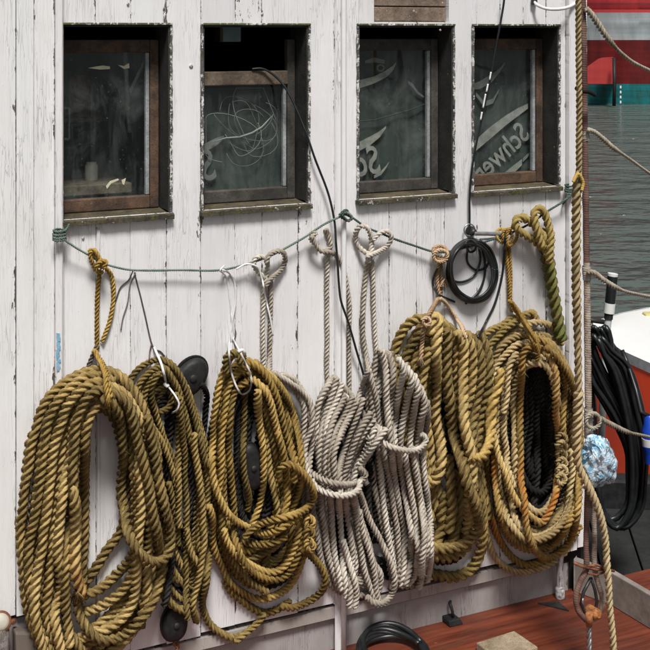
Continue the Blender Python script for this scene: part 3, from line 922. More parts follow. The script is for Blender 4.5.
# ------------------------------------------------------------------ pulley blocks (some hang behind the coils)
def pulley(px, py, w, h, n, label, tilt=0.0, hook=False, strap=True, hard=True):
    k = scl(px)
    c = wp(px, py, n)
    root = thing('pulley_block', label, 'pulley', c, 'tarred pulley blocks among the coils')
    hw, hh = w / k / 2, h / k / 2
    th = hw * .62
    up = (Vector((0, 0, 1)) * math.cos(tilt) + T * math.sin(tilt)); ri = (T * math.cos(tilt) - Vector((0, 0, 1)) * math.sin(tilt))
    seg = 28
    for sgn in (1, -1):
        V, Q = [], []
        rings = [(1.0, .10), (1.0, .30), (.97, .55), (.88, .80), (.70, .95), (.40, 1.0), (.12, 1.02)]
        for f, d in rings:
            for j in range(seg):
                t = 2 * math.pi * j / seg
                x = math.copysign(abs(math.cos(t)) ** .9, math.cos(t)) * hw * f * (1 - .10 * math.sin(t)); z = math.sin(t) * hh * f
                V.append(tuple(c + ri * x + up * z + N * (sgn * th * d)))
        for i in range(len(rings) - 1):
            for j in range(seg):
                q = (i * seg + j, i * seg + (j + 1) % seg, (i + 1) * seg + (j + 1) % seg, (i + 1) * seg + j)
                Q.append(q if sgn > 0 else q[::-1])
        V.append(tuple(c + N * sgn * th * 1.02)); V.append(tuple(c + N * sgn * th * .10))
        tr = []
        L = (len(rings) - 1) * seg
        for j in range(seg):
            a = (L + j, L + (j + 1) % seg, len(V) - 2); b = ((j + 1) % seg, j, len(V) - 1)
            tr += [a, b] if sgn > 0 else [a[::-1], b[::-1]]
        mesh_np('cheek', np.array(V), Q, M['black_wood'], root, tris=tr)
    mb = MB(); mb.lathe(c, N, [(-th * .085, hw * .72), (-th * .02, hw * .64), (th * .02, hw * .64), (th * .085, hw * .72)], 24); mb.build('sheave', M['dark_steel'], root, smooth=True, auto=R(40))
    mb = MB(); mb.lathe(c + N * th * .98, N, [(0, hw * .24), (.004, hw * .24), (.006, hw * .16)], 14); mb.build('pin', M['dark_steel'], root, smooth=True, auto=R(40))
    if strap:
        pts = [c + ri * math.cos(t) * hw * 1.03 + up * math.sin(t) * hh * 1.03 for t in np.linspace(-2.2, 5.3 - .0, 40)]
        mb = MB(); mb.tube(pts, hw * .10, 6); mb.build('strap', M['blackrope'], root, smooth=True)
    if hook:
        b = c - up * hh
        mb = MB(); mb.tube([b + up * .004, b - up * hh * .25, b - up * hh * .45 + ri * hw * .28, b - up * hh * .75 + ri * hw * .05, b - up * hh * .72 - ri * hw * .25], hw * .12, 8)
        mb.tube([b + up * .004 + ri * hw * .3, b - up * hh * .5 + ri * hw * .33], hw * .12, 8)
        mb.build('hook', M['rust'], root, smooth=True)
    if hard:      # later ropes lie on it
        g = [(px + a * w / 2, py + b * h / 2) for a in np.linspace(-.8, .8, 7) for b in np.linspace(-.85, .85, 8) if a * a + b * b < .9]
        STK.add(np.array([q[0] for q in g]), np.array([q[1] for q in g]), np.full(len(g), (n + th) * k - 2), 2.5)
    return root
pulley(190, 376, 31, 40, .024, 'round black pulley block peeking out beside the top of the narrow olive coil', tilt=.7)
pulley(174, 622, 26, 36, .034, 'black egg shaped pulley block hanging low between the two leftmost coils', hook=True)
hang('202,383 207,394 206,412 204,430', 7, M['blackrope'], None if False else thing('black_rope', 'black tarred rope end beside the round pulley block', 'rope', wp(206, 400, .03)), 'rope', wob=.2)
G_ = M['gold']; O_ = M['olive']; Y_ = M['amber']; Q_ = M['grey']; S_ = M['straw']; W_ = M['bleach']
DA, DB, DG, DC, DD, DF, DGG = 11.2, 7.3, 5.8, 8.2, 7.2, 11.6, 7.8
# ------------------------------------------------------------------ the line strung along the wall
line = thing('hanging_line', 'thin green cord strung along the plank wall from batten to batten', 'cord', wp(58, 237, .03))
hang('59,238 64,240 78,249 90,256 101,262.5 116,267.5 132,270.3 175,270.4 220,270.2 240,266 265,258 300,240 325,224 344,214.5', 2.6, M['greencord'], line, 'cord', wob=.15, lay=2.6, hfix=[16, 11, 9, 9, 9, 9, 9, 10, 13], c=.9)
hang('344,214.5 352,218 366,227 380,233 394,239 415,246 433,251.6 441,252.5 450,251.5 465,247.5 477,244 490,240.5 502,236.8 529.5,223.8 548,211 562,202 573,193', 2.6, M['greencord'], line, 'cord', wob=.15, lay=2.6, hfix=[13, 9, 8, 8, 8, 9, 9, 9, 10], c=.9)
for k in range(4):
    hang('@53,%g 57,%g 62,%g 66,%g 62,%g 57,%g' % tuple(q + k * 3.0 for q in (231, 232.5, 232, 230.5, 229.5, 229.5)), 2.6, M['greencord'], line, 'lashing', wob=.2, lay=2.6, hfix=[15, 16.5, 16.5, 15, 8, 8, 15])
    hang('@565,%g 569,%g 573,%g 576,%g 573,%g 569,%g' % tuple(q + k * 2.6 for q in (185, 186.5, 186, 184.5, 184, 184)), 2.3, M['greencord'], line, 'lashing', wob=.2, lay=2.6, hfix=[7, 8.5, 8.5, 7, 2, 2, 7])
hang('57,236 63,233 68,226 69,224', 2.6, M['greencord'], line, 'lashing', wob=.1, lay=2.6, hfix=[16, 15, 12, 10])
hang('@340,216 344,212 349,214 352,218 349,221 344,219', 3.4, M['greencord'], line, 'knot', wob=.2, lay=2.6, hfix=[13, 15, 15, 13, 12, 12, 13])
hang('346,221 341,214 346,210 350,216', 3.2, M['greencord'], line, 'knot', wob=.2, lay=2.6, hfix=[12, 16, 15, 12])
mb = MB(); mb.tube([wp(563, 204, 0.001), wp(563, 204, .020), wp(568, 198, .026)], .0025, 6); mb.build('nail', M['dark_steel'], line)


def filler(outer, inner, k, D, mats, parent, c=.55, name='turn'):
    """the many turns packed behind the visible ones"""
    a, b = np.array(parse(outer)), np.array(parse(inner))
    for i in range(k):
        t = np.clip((i + .5) / k + random.uniform(-.12, .12), 0, 1)
        q = a * (1 - t) + b * t + rng.normal(size=a.shape) * 2.2
        hang('@' + ' '.join('%.1f,%.1f' % tuple(v) for v in q), D, mats[i % len(mats)], parent, name, c=c, wob=.8, cap=D * 1.25, smooth=1.5)

TR = {}
def near_black(key, label, px, py, fills):  # near-black turns: the shade deep in the coils put in as rope
    TR[key] = thing('shade_fill_coil', label, 'rope coil', wp(px, py, .02), 'black turns added as shade behind the other coils')
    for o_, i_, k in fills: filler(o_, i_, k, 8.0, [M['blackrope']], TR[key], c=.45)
TP = thing('shade_sheet', 'black sheet added as the deep shade in the hole of the straw coloured coil', 'shade_sheet', wp(537, 440, .004))  # sheet added as the deep shade inside the coil
V, Q = [], []
for side_ in (0, 1):
    for a in range(9):
        for b_ in range(13):
            x, y = 508 + 58 * a / 8, 358 + 160 * b_ / 12
            hh = (3.0 + 1.2 * math.sin(a * 1.3 + b_ * .4) + .8 * math.sin(b_ * .9)) / 325 + .002 - side_ * .002
            V.append(tuple(wp(x + 3 * math.sin(b_ * .8) * (1 if a in (0, 8) else 0), y, hh)))
for a in range(8):
    for b_ in range(12):
        p = a * 13 + b_; Q.append((p, p + 1, p + 14, p + 13)); p += 117; Q.append((p, p + 13, p + 14, p + 1))
mesh_np('sheet', np.array(V), Q, M['coil_shade'], TP)
near_black('g', 'near black rope turns added as shade inside the straw coloured coil', 535, 480, [('502,400 512,368 532,352 552,362 566,400 571,460 565,508 545,538 520,538 503,500 498,450', '521,410 526,384 536,374 546,384 552,420 554,460 550,500 541,514 531,506 523,480 520,445', 6)])
for k in range(8):  # black falls added to darken the hole of the coil
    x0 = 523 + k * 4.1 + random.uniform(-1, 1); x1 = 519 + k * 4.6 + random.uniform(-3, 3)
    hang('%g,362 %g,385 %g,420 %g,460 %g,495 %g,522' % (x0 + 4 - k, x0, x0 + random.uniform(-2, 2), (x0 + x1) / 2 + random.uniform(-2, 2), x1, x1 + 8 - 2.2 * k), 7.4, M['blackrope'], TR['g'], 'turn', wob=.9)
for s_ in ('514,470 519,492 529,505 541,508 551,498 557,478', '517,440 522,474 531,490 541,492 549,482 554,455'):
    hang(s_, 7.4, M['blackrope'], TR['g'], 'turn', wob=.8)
near_black('f', 'near black rope turns added as shade behind the thick olive gold coil', 440, 500, [('402,420 412,370 432,350 455,370 470,420 478,480 474,530 455,560 430,560 410,530 402,470', '432,430 434,415 438,405 442,420 446,450 448,490 446,520 440,530 434,520 430,490 430,460', 9)])
near_black('e', 'near black rope turns added as shade in the gap between the two grey coils', 375, 500, [('352,440 362,400 376,390 392,400 402,440 404,490 400,540 390,575 372,575 358,540 352,490', '374,440 375,430 378,425 381,432 383,450 383,490 382,520 379,530 376,520 374,490 373,460', 6), ('306,450 312,420 324,410 340,420 350,450 352,500 350,550 340,580 324,578 312,540 306,500', '326,450 327,440 329,435 332,442 333,460 334,500 333,530 330,545 327,530 325,500 325,470', 4)])
near_black('c', 'near black rope turns added as shade behind the amber coil', 255, 520, [('214,430 226,385 246,372 270,392 292,440 304,500 302,555 276,585 240,580 218,545 211,490', '252,430 253,418 255,412 257,420 258,450 259,480 259,500 257,508 255,502 253,485 252,460', 13)])
near_black('b', 'near black rope turns added as shade behind the narrow olive coil', 180, 520, [('140,420 150,385 168,375 188,395 203,440 210,490 209,545 200,590 180,600 162,570 148,510', '172,430 173,420 176,414 179,422 182,445 185,480 186,510 183,525 179,518 175,490 172,460', 7)])
pulley(251, 466, 24, 46, .048, 'black pulley block showing inside the amber coil', tilt=-.15)
# ------------------------------------------------------------------ G: straw coil with orange marks
Gc = thing('rope_coil', 'straw coloured rope coil with orange dyed marks at the right end of the wall', 'rope coil', wp(530, 565, .05), 'golden rope coils on the wall')
DGG = 7.8
S_ = M['straw']; W_ = M['bleach']
filler('490,400 502,355 525,338 552,345 572,385 579,440 577,500 560,545 525,558 500,530 489,470', '506,410 515,375 530,358 548,364 560,400 564,450 562,490 550,515 530,518 514,495 506,455', 5, DGG, [W_, O_], Gc)
for s in ('@508,380 522,354 540,348 556,362 566,400 570,450 568,490 556,516 536,530 516,520 504,480 502,430', '@514,400 526,366 544,364 556,390 562,430 562,470 552,500 538,512 522,500 514,450',
          '@502,370 516,348 536,340 556,352 568,380 574,430 572,480 562,512 540,532 516,524 500,490 496,430'):
    hang(s, DGG, W_, Gc)
hang('481,350 484,337 492,330 502,325 511,318 522,316 532,313 535,320', DGG, O_, Gc)
hang('487,352 491,343 499,335 507,327 516,320', DGG, M['mossrope'], Gc)
hang('500,345 510,335 520,328 530,323.5 541,323 551,326 559.5,334 563,342', DGG * 1.08, W_, Gc)
hang('505,350 514,340 526,333 538,332 548,337 556,346', DGG, W_, Gc)
hang('488,430 489,400 492,372 494,357 500.5,345.5 512,337 526,334.5 540,338 552,346 562,358 570,375 577,410 579,450', DGG, W_, Gc)
hang('492,420 494,385 498,364 506,352 516,344 529,341', DGG, W_, Gc)
hang('484,505 488,535 494,556 503,566 517,571.5 534,570.5 551,564 565,552 574,534', DGG, W_, Gc)
hang('510,475 510.5,500 514,518 521,530 533,536 545,533 557,526 566,512 571,487 572,450', DGG, W_, Gc)
hang('503,500 509,520 518,534 530,541 542,540 556,531 567,516 574,495', DGG, W_, Gc)
hang('487,455 488,480 489,504 494,527 502,544.5 512,557 522,563.5 533,564 546,560 560,552 570,541 577,525', DGG, S_, Gc, stain=[(0, 0), (.30, .0), (.36, .9), (.44, .9), (.5, 0), (1, 0)])
hang('494,445 495,468 497,493 501,516 509,533 519,545 531,551 544,549 556,541 567,527 575,508 579,480', DGG, S_, Gc, stain=[(0, .4), (.08, 1), (.17, .9), (.22, 0), (1, 0)])
hang('509,361 505.5,375 503.5,395 503,424 505.5,449 508,467 513,484', DGG * .95, W_, Gc)
hang('517,352 511,362 508,384 506,410', DGG, W_, Gc)
hang('490,430 495,441 499,456 506,475 515.5,499 524,509 532.5,517 541,521 549.5,512 554.5,499 556.5,484 558,468', DGG, S_, Gc, stain=[(0, 0), (.55, 0), (.66, .5), (.76, 1), (.93, 1), (1, .6)])
hang('532,345 546,351 553,362.5 556.5,380 556.5,401 556.3,424 557,440', DGG, S_, Gc, stain=[(0, 0), (.3, .4), (.5, .25), (.75, .7), (1, .2)])
hang('530,338 538,339 548,344 558,356 563.5,371 565,390 563.5,410 563.5,428 562,440', DGG, S_, Gc)
hang('540,347 533,345 526,352 521.7,367 520,388 519.5,408 520,432 520.7,458 522.4,482 524,500 524.3,519 527.5,534 533,547 542.5,556 553,556.5 566,547.5 575,531 578.5,504 579.5,478 580,440 577,405 570,378 560,360 548,345', DGG * 1.03, S_, Gc, stain=[(0, .3), (.05, .2), (.12, .3), (.25, .0), (.31, .7), (.37, .7), (.42, 0), (1, 0)])
# plaited stopper on the inner turn
for k in range(6):
    y = 437 + k * 8.2
    hang('@%g,%g %g,%g %g,%g %g,%g' % (557, y, 562, y - 3.5, 566, y + 2, 561, y + 6.5), 5.2, W_, Gc, 'plait', wob=.2, c=.75)
hang('509,244 510.5,270 510.5,303 512,312', 4.4, M['ochre'], Gc, 'lanyard', wob=.15)
hang('505,246 508,270 510,300', 4.4, M['ochre'], Gc, 'lanyard', wob=.15)
hang('509,300 516,311 523,322 530,334 536,347', 4.8, M['ochre'], Gc, 'lanyard', wob=.15)
hang('512,302 520,313 527,324 534,336 539,348', 4.4, M['ochre'], Gc, 'lanyard', wob=.15)
hang('536,344 538,352 537,360', 4.4, M['ochre'], Gc, 'lanyard', wob=.15)
hang('@497,232 502,229 506,236 503,243 498,240', 3.8, M['ochre'], Gc, 'hitch', wob=.1)
hang('@503,232 508,229 512,236 508,243 504,240', 3.8, M['ochre'], Gc, 'hitch', wob=.1)
hang('@508,231 513,228 517,234 514,243 508,246', 3.8, M['ochre'], Gc, 'hitch', wob=.1)

# ------------------------------------------------------------------ F: thick coil
F_ = thing('rope_coil', 'thick olive gold rope coil with fat turns hanging from a tan tasselled cord', 'rope coil', wp(445, 575, .05), 'golden rope coils on the wall')
DF = 11.6
filler('402,380 412,340 432,325 460,338 484,360 486,410 482,470 480,520 460,550 430,548 410,480', '425,400 432,370 445,360 458,370 466,390 468,430 468,470 464,505 452,520 440,505 430,450', 6, DF, [O_, G_], F_)
hang('@408,372 414,346 428,334 446,340 458,360 466,400 470,450 472,500 464,540 444,556 424,540 412,480 406,420', DF, G_, F_)
hang('400,400 396,372 395,352 400,337 409,324 421,318 432,322 438,338', DF, O_, F_)
hang('409,385 405,365 408,352 413,343 421,334 432,334', DF, O_, F_)
hang('416,398 414,376 416,362 422,352 431,347', DF, O_, F_)
hang('420,420 421,395 424,372 428,350', DF, O_, F_)
hang('437,520 446,493 445,515 440.5,534 432,548 424,552', DF, O_, F_)
hang('452,470 459,495 459,515 456,534 446,552', DF, O_, F_)
hang('448,455 450,480 452,505 449,530', DF, O_, F_)
hang('422,572 432,575 442,577 452,578 464.5,573.5 475,562.5 481,547 483.5,528 482,505 477,480 473,455', DF, O_, F_)
hang('424,556 434,556.5 447,557 461,552.5 470,545', DF, O_, F_)
hang('455,331 457,350 456,375 457,400 462,425 468,450 470,480', DF * .9, O_, F_)
hang('478,335 486,347 490,365 489,385 484,404 479,425 478,450', DF, G_, F_)
hang('470,334 478,344 481,363 479,388 476,408 473,430 472,451 475,475 478,500', DF, G_, F_)
hang('466,335 471,352 472.5,373 470,396 466,412 466,432 470,460 474,490', DF, G_, F_)
hang('458,332 463.5,340 464.5,354 463.5,376 462,400 466,430 472,460 470,490 468,519 464,534', DF, G_, F_)
hang('445,330 446,351 447,373 448,390 450,407 453,429 458,451 464,471 470,488 476,507 479.5,524 476,534 467.5,542.5 456,547.5 444,548.5 434,547 426,541', DF * 1.05, G_, F_)
hang('427,333 432,317 437,318 437.5,334 436,356 435.5,376 436,398 437.5,422 441,446 442,463 438.5,476 431.5,482 424,478 419,468', DF * 1.05, G_, F_)
hang('501,372 498,386 493,402 490.5,420 490,437 486,450 480,457 474,457', DF * 1.12, Y_, F_, 'splice', fat=[(0, .8), (.3, 1), (.55, 1.1), (.7, .9), (1, .8)], lay=2.6)
hang('440,256 441,275 440,300', 4.6, M['tan'], F_, 'lanyard', wob=.15)
hang('443,259 439,262 437,280 439,296', 4.6, M['tan'], F_, 'lanyard', wob=.15)
hang('@434,249 440,246 446,249 447,256 441,260 435,257', 4.6, M['tan'], F_, 'knot', wob=.1)
hang('@434,254 440,250 447,253 446,260 440,262 435,260', 4.4, M['tan'], F_, 'knot', wob=.1)
hang('439,298 434,306 428,318 424,330 422,345 421,358', 5, M['tan'], F_, 'lanyard', wob=.15)
hang('440,299 446,304 454,315 462,328 465,338', 4.4, M['tan'], F_, 'lanyard', wob=.15)
hang('@422,321 427,318 430,322 426,326', 4.6, M['tan'], F_, 'knot', wob=.1)
for cx, cy, k0 in ((421, 357, 12), (445, 278, 9)):
    for k in range(k0):
        a = (k / (k0 - 1) - .5) * 2
        hang('%g,%g %g,%g %g,%g' % (cx, cy, cx + 2.2 * a - .5, cy + 4, cx + 4.2 * a - .8, cy + 8 + random.uniform(-1, 1.2)), 1.7, M['tan'], F_, 'tassel_yarn', wob=.1, lift=2, lay=4, m=3, step=4, stack=False)

# ------------------------------------------------------------------ H: heavy mossy hitch
H = thing('doubled_rope', 'heavy mossy rope hitched over the green line beside the right corner', 'rope', wp(545, 260, .04))
hang('543,230 546,250 549,268 553,292 557,315 561,340', 14.6, M['mossrope'], H, 'doubled_fall', wob=.2, lay=1.9, stain=[(0, .1), (.4, .5), (.7, .3), (1, .7)])
hang('543,248 533,240 523,234 516,228 516,221 522,218 530,222 538,230 545,240 547,256', 9.2, M['mossrope'], H, 'hitch', wob=.1)
hang('542,248 538,234 535,222 535,213 539,209 544,213 548,224 551,236 550,249 549,262', 9.2, M['mossrope'], H, 'hitch', wob=.1)
# ------------------------------------------------------------------ E: second grey coil
E_ = thing('rope_coil', 'grey rope coil with fanned turns and a single binding at its waist', 'rope coil', wp(400, 590, .04), 'grey rope coils on the wall')
hang('372,258 373,285 373,302 375.5,346 376,370 374,400', DG, Q_, E_, 'fall', wob=.2)
filler('368,430 376,372 386,355 406,366 424,400 424,445 428,500 429,550 420,582 398,580 382,520', '388,430 390,400 396,388 404,394 410,412 410,445 412,490 413,530 409,552 401,548 394,500', 6, 7.2, [Q_], E_)
ee = ['377,350 374,372 372,400 376,430 380,455', '383,349 384.5,372 385.5,397 387,425 386,452', '425.5,402 427,420 424,437 420,456', '421,386 424.5,404 421,422 418,438 416,456', '414,373.5 418.5,389 415,407 411,432 410,456',
      '406,364 411.5,377 408,398 403,421 401,440 402,456', '397,357.5 403,369 399.5,389 396,411 394,432 395,456', '389.5,353 393.5,369 391.5,389 390,410 390,436 390,456', '383,348 386,372 386.5,397 388.5,425 392,450']
for s in ee: hang(s, 7.6, Q_, E_, wob=.3, lay=1.95)
ed = ['378,445 380,470 383,500 387,530 392,556 395,576', '421,448 424,470 427,500 431,530 430,560 428,580', '384,446 389,478 394,510 398,540 400,560 399,584', '414,448 418,480 424,515 428,540 424,565 419,588', '391,448 394,475 400,510 404,540 404,565 401,586',
      '404,448 408,475 414,510 417,535 418,560 414,577 408,584', '398,448 402,478 408,512 411,540 410,565 405,584', '412,448 416,475 421,505 424,530 423,552 420,576']
for s in ed: hang(s, 7.2, Q_, E_, wob=.3, lay=1.95)
hang('362,436 374,438 382,441 390,446.5 402,450.5 415,450.5 423,446 426,439 421,434', 6.6, Q_, E_, 'binding', wob=.1)
hang('369.5,252 366,272 363.5,295 362.7,335 365,352 369,370 374,390 378,409 381,428', DG * 1.08, Q_, E_, 'fall', wob=.2)
hang('371,256 362,250 356.5,243 356,232 361,226 367,228 371,238 371,252 368,262', DG, Q_, E_, 'hitch', wob=.1)
hang('374,240 380,233.5 388,231.5 391.5,236 389,244 381,250.5 373,254 367,256', DG, Q_, E_, 'hitch', wob=.1)
hang('368,370 362,385 358,400 356,420', DG, Q_, E_, wob=.2)

# ------------------------------------------------------------------ D: grey coil with two waist turns
D_ = thing('rope_coil', 'pale grey rope coil bound with two turns at its waist', 'rope coil', wp(345, 605, .04), 'grey rope coils on the wall')
DD = 7.2
Q_ = M['grey']
hang('327,254 327,290 327,330 327,370 327,384 322,400', 5.8, Q_, D_, 'fall', wob=.2)
hang('326,229 329,238 330,248 324,252', 5.8, Q_, D_, 'hitch', wob=.1)
hang('318,245 311,239 316,233', 5.8, Q_, D_, 'hitch', wob=.1)
hang('311,236 315,244 321,251 331,253 338,258 343.5,270 347,288 349,302 348.7,335 349,365 349,392', 5.8, Q_, D_, 'fall', wob=.2)
filler('315,430 322,400 338,384 356,402 366,424 356,460 356,500 368,550 376,590 340,590 320,530', '328,440 332,420 340,408 348,416 350,434 346,462 346,500 352,540 355,570 340,572 332,520', 6, DD, [Q_], D_)
up = ['330,390 322,397 316,413 314,432 317,455 320,480', '334,376 326,388 319,402 316,420 317,440 319,460 321,484', '338,378 331,399 325,416 321,436 319,456 322,484',
      '342,385 334,404 328,420 325,440 324,460 326,486', '346,396 338,411 331,427 326,447 325,466 328,488', '352.5,397 344,415 336,431 331,448 330,466 332,488',
      '357,403 347,421 339,437 334,454 334,470 337,490', '372,420 364,432 356,448 349,464 346,480 346,492', '369.5,413 361,428 354,444 348,462 343,478 343,492', '364,398 359,412 353,427 346.5,444 341,461 339,476 340,490']
for s in up: hang(s, DD, Q_, D_, wob=.35, lay=1.95)
hang('366,484 361,470 365,458 374,444 380,434 379,427 374,430 371,440 363,456 356,468 352,484', DD, Q_, D_, wob=.2)
hang('386,428 385,430 375,444.5 366,458 357.5,469 353,482 352,490', DD, Q_, D_, wob=.2)
dn = ['315,485 313,506 315,524 318,545 321,562 326,580', '321,488 322,512 325,535 328,556 333,572 338,588', '330,490 331.5,512 333,535 334.5,556 339,577 341,592', '338,490 339.5,515 341,540 343,560 345,580 348,596',
      '346,492 347,512 350,535 352,555 351,572 350.5,588 350,606', '343,540 352,570 356,588 358,608', '352,490 358,512 368,540 372,560 380,575 378,597',
      '353,490 356,508 358,530 361,549 365,571 371,590 374,599 378,602 376,590 374,570 369,550 363,530 360,510',
      '358,488 363,504 370,520 376,533 384,549 392,566 395,582 391.5,596 383,603.5 374,603 368,596']
for s in dn: hang(s, DD, Q_, D_, wob=.35, lay=1.95)
hang('305,462 307,468.5 314,475 327,481 341,484.5 354,484 362,480.5 365,474 360,468', DD * .95, Q_, D_, 'binding', wob=.1)
hang('312,480 317,487 327,492.5 341,495.7 353,494 359.5,488 360,480', DD * .95, Q_, D_, 'binding', wob=.1)

# ------------------------------------------------------------------ C2: grey rope behind the third coil
C2 = thing('rope_coil', 'grey rope coil mostly hidden behind the amber coil, hung on two straight falls', 'rope coil', wp(266, 500, .03), 'grey rope coils on the wall')
DG = 5.8
hang('@274,392 278,376 288,378 298,390 305,410 307,440 305,480 300,520 290,540 280,520 276,470 274,420', 6.6, M['grey'], C2)
hang('@278,395 282,376 292,378 302,390 310,408 312,440 309,490 302,530 292,540 284,510 280,450', 6.6, M['grey'], C2)
hang('268,376 284,380 295,389 303,403 304,420 303,440 302,480', 7, M['grey'], C2)
hang('275,374 290,383 300,390 310,402 313,417 309,434 305,447 306,480', 7, M['grey'], C2)
hang('263,276 263,300 262.5,330 263,365 264,400', DG, M['grey'], C2, 'fall', wob=.2)
hang('270.5,276 270.5,300 270,330 269.5,366 268,400', DG, M['grey'], C2, 'fall', wob=.2)
hang('268,280 258,272 253.5,264 256,257.5 263,257 267,263 266,275 264,284', DG, M['grey'], C2, 'hitch', wob=.1)
hang('266,264 269,256 277,251.5 283.5,253 285,261 280,271 273,277 268,282 266,286', DG, M['grey'], C2, 'hitch', wob=.1)

# ------------------------------------------------------------------ B: darker thin coil
B = thing('rope_coil', 'narrow dark olive rope coil squeezed between two bigger coils, held by a white hook', 'rope coil', wp(180, 630, .04), 'golden rope coils on the wall')
DB = 7.3
O_ = M['olive']
filler('138,410 148,378 168,368 186,388 200,440 207,500 205,560 192,605 172,590 155,540 143,470', '155,430 160,400 169,394 176,406 184,446 190,500 189,540 182,565 173,555 163,510 156,470', 4, DB, [O_], B)
hang('@140,400 150,374 166,366 180,378 190,402 200,440 205,480 206,520 202,560 196,600 180,610 160,590 148,540 142,480', DB, O_, B)
hang('@146,410 152,380 166,372 176,386 184,410 194,450 200,490 199,540 196,590 186,612 170,600 156,560 148,500', DB, O_, B)
hang('172,545 172,564 169,589 166,606', DB, M['blackrope'], B, 'becket')
hang('196,433 202,450 206,475 207,499 205,525 203,560', DB, O_, B)
hang('131,378 138,369.5 147,363.5 157,359.5 166,361.5 174,368.5 181.5,377 186,387 189,399 194,414 198,430 203,450 206,470', DB, O_, B)
hang('136,392 139,382 146,374 155,368 165,367 172,376 178,388 182,401 185,415 189,433 193,445 197,463 199.5,492 198.5,522 197,550', DB, O_, B)
hang('146,420 144.5,397 148,386 153,378 162,374', DB, O_, B)
hang('167,484 173,504 177,525 178,548', DB, O_, B)
hang('160,374 155,380 151.3,388 151,399 154.5,412 159,427 165,440 171,452 176,467 179,484', DB, O_, B)
hang('152,418 157,433 164,450 170.5,470 175,483 178,500', DB, O_, B)
hang('166,388 170,395 171,402 168,409 162,412', DB, O_, B)
hang('176,394 179,410 178.5,430 178,460 177.5,495 177,530', DB, O_, B)
hang('179,398 182,420 183.5,440 185,468 186,499 186.3,530 186,564 186.5,590 188.5,611 192,622', DB, O_, B)
hang('188,528 188,545 192,556 199,566 206,578', DB, O_, B)
hang('192,438 196,462 199,490 203,515 204.7,540 201,560.5 196,584 193.5,604 197,621', DB * 1.08, O_, B)
hang('212,540 209,560 206,580 203,600 203.5,612 208,624 218,632 232,637 244,634', DB * 1.08, O_, B)
Bh = thing('hanging_hook', 'white wire hook on a thin dark cord hanging over the narrow olive coil', 'hook', wp(155, 350, .1))
hang('134,272 139,290 145,315 152,345 154,350', 1.5, M['darkcord'], Bh, 'cord', wob=.1, plain=True)
hang('133,271 129,280 121,288 116,305', 1.3, M['darkcord'], Bh, 'cord', wob=.3, plain=True)
hang('134,272 130,285 128,302 123,318 121,330', 1.3, M['darkcord'], Bh, 'cord', wob=.3, plain=True)
hang('152,345 150,352 149,360', 1.5, M['darkcord'], Bh, 'cord', wob=.1, plain=True)
hang('154,350 160,351 165,356', 1.4, M['darkcord'], Bh, 'cord', wob=.1, plain=True)
hang('154,347 157,354 161,363 164,374 166.5,385', 2.6, M['whitecord'], Bh, 'shank', wob=0, plain=True)
hang('166,384 171,390 176,397 179,404 177,410 172,413', 1.9, M['whitecord'], Bh, 'bend', wob=0, plain=True)
hang('164,383 166.5,386.5 169,385', 3.2, M['whitecord'], Bh, 'knot', wob=0, plain=True)

# ------------------------------------------------------------------ C: amber coil in the middle-left
C_ = thing('rope_coil', 'loosely tangled amber rope coil hanging from a white cord, third from the left', 'rope coil', wp(255, 630, .05), 'golden rope coils on the wall')
DC = 8.2
Y_ = M['amber']
filler('215,420 226,375 246,364 272,388 294,436 303,500 300,555 274,582 240,578 220,545 213,485', '228,430 236,392 250,382 264,402 280,445 290,500 286,540 268,560 246,556 230,530 226,480', 5, DC, [Y_, O_], C_)
hang('@228,392 240,374 256,378 266,396 272,430 276,470 276,510 266,540 248,552 232,540 224,500 224,440', DC, Y_, C_)
hang('@224,384 238,364 256,368 270,384 280,412 288,450 292,500 288,550 270,580 248,584 230,560 222,520 220,450', DC, Y_, C_)
hang('247,384 244,410 243,440 244.5,465 247,490 250,510', DC * .9, O_, C_)
hang('258,384 262,410 266,442 270,474 275,496 278,512 276,530', DC, O_, C_)
hang('262,392 268,420 274,445 280,470 284,500 280,530 268,552 262,566', DC, O_, C_)
hang('266,388 274,412 280,440 284,465', DC, Y_, C_)
hang('222,500 222,520 226,545 236,566 250,583 262,592', DC, O_, C_)
hang('226,580 232,592 243,601 254,608.5 265,613 275.5,610 286,602', DC, Y_, C_)
hang('236,640 248,631 258,622 264,614', DC, O_, C_)
hang('248,561 262,553 276,545 283,535 287,525', DC, O_, C_)
hang('243,541 256,545 268,545 278,540 286,535', DC, Y_, C_)
hang('254,364 262,370 272,377 281,388 288.5,401.5 294,418 298.5,436 301,453 302,468 301,484 297,497 293,510', DC, Y_, C_)
hang('246,379 254.5,380 264,389 270,401 275,420 280,440 286,462', DC, Y_, C_)
hang('240,360 251,362.5 259.5,368 267,377 273,389 278,404.5 282.5,420 287,436 291.5,450 295,463 297,480', DC * 1.05, Y_, C_)
hang('220,496 221,481 221.5,460 221.7,438 223,420 225,405 227.5,391 232,381 238,371 248,368', DC, Y_, C_)
hang('255,392 260,425 263,455 264,468 264.5,478 262,495 258,513 252,526', DC, Y_, C_)
hang('276,430 283,455 286,476 287,494 285,511 282,526', DC, Y_, C_)
hang('213,505 213,533 215,553 221,568 228.5,581 239,590.5 251.5,597.5 264,599 276,595.5 288,588 297,576 303,561 305,545 300,530', DC, Y_, C_)
hang('222,528 226,540 236,556 248,564 257,569 268,572 279,570 289,560 294.5,548 298,535 301,520', DC, Y_, C_)
hang('244,382 236,390 232,402 230,414 229,432 229.5,445 231,462 231.5,484 232.5,499 234.5,514 234.5,531 238,544 241.5,556 246,565 254,573 265,578.5 278,579 290,571 298.5,557 303,543 306,528 307,515', DC, Y_, C_)
hang('281,604.5 292,607 304,604 315.5,597.5 322.5,589 325,577 321,567 314,558 305,551', DC, Y_, C_)
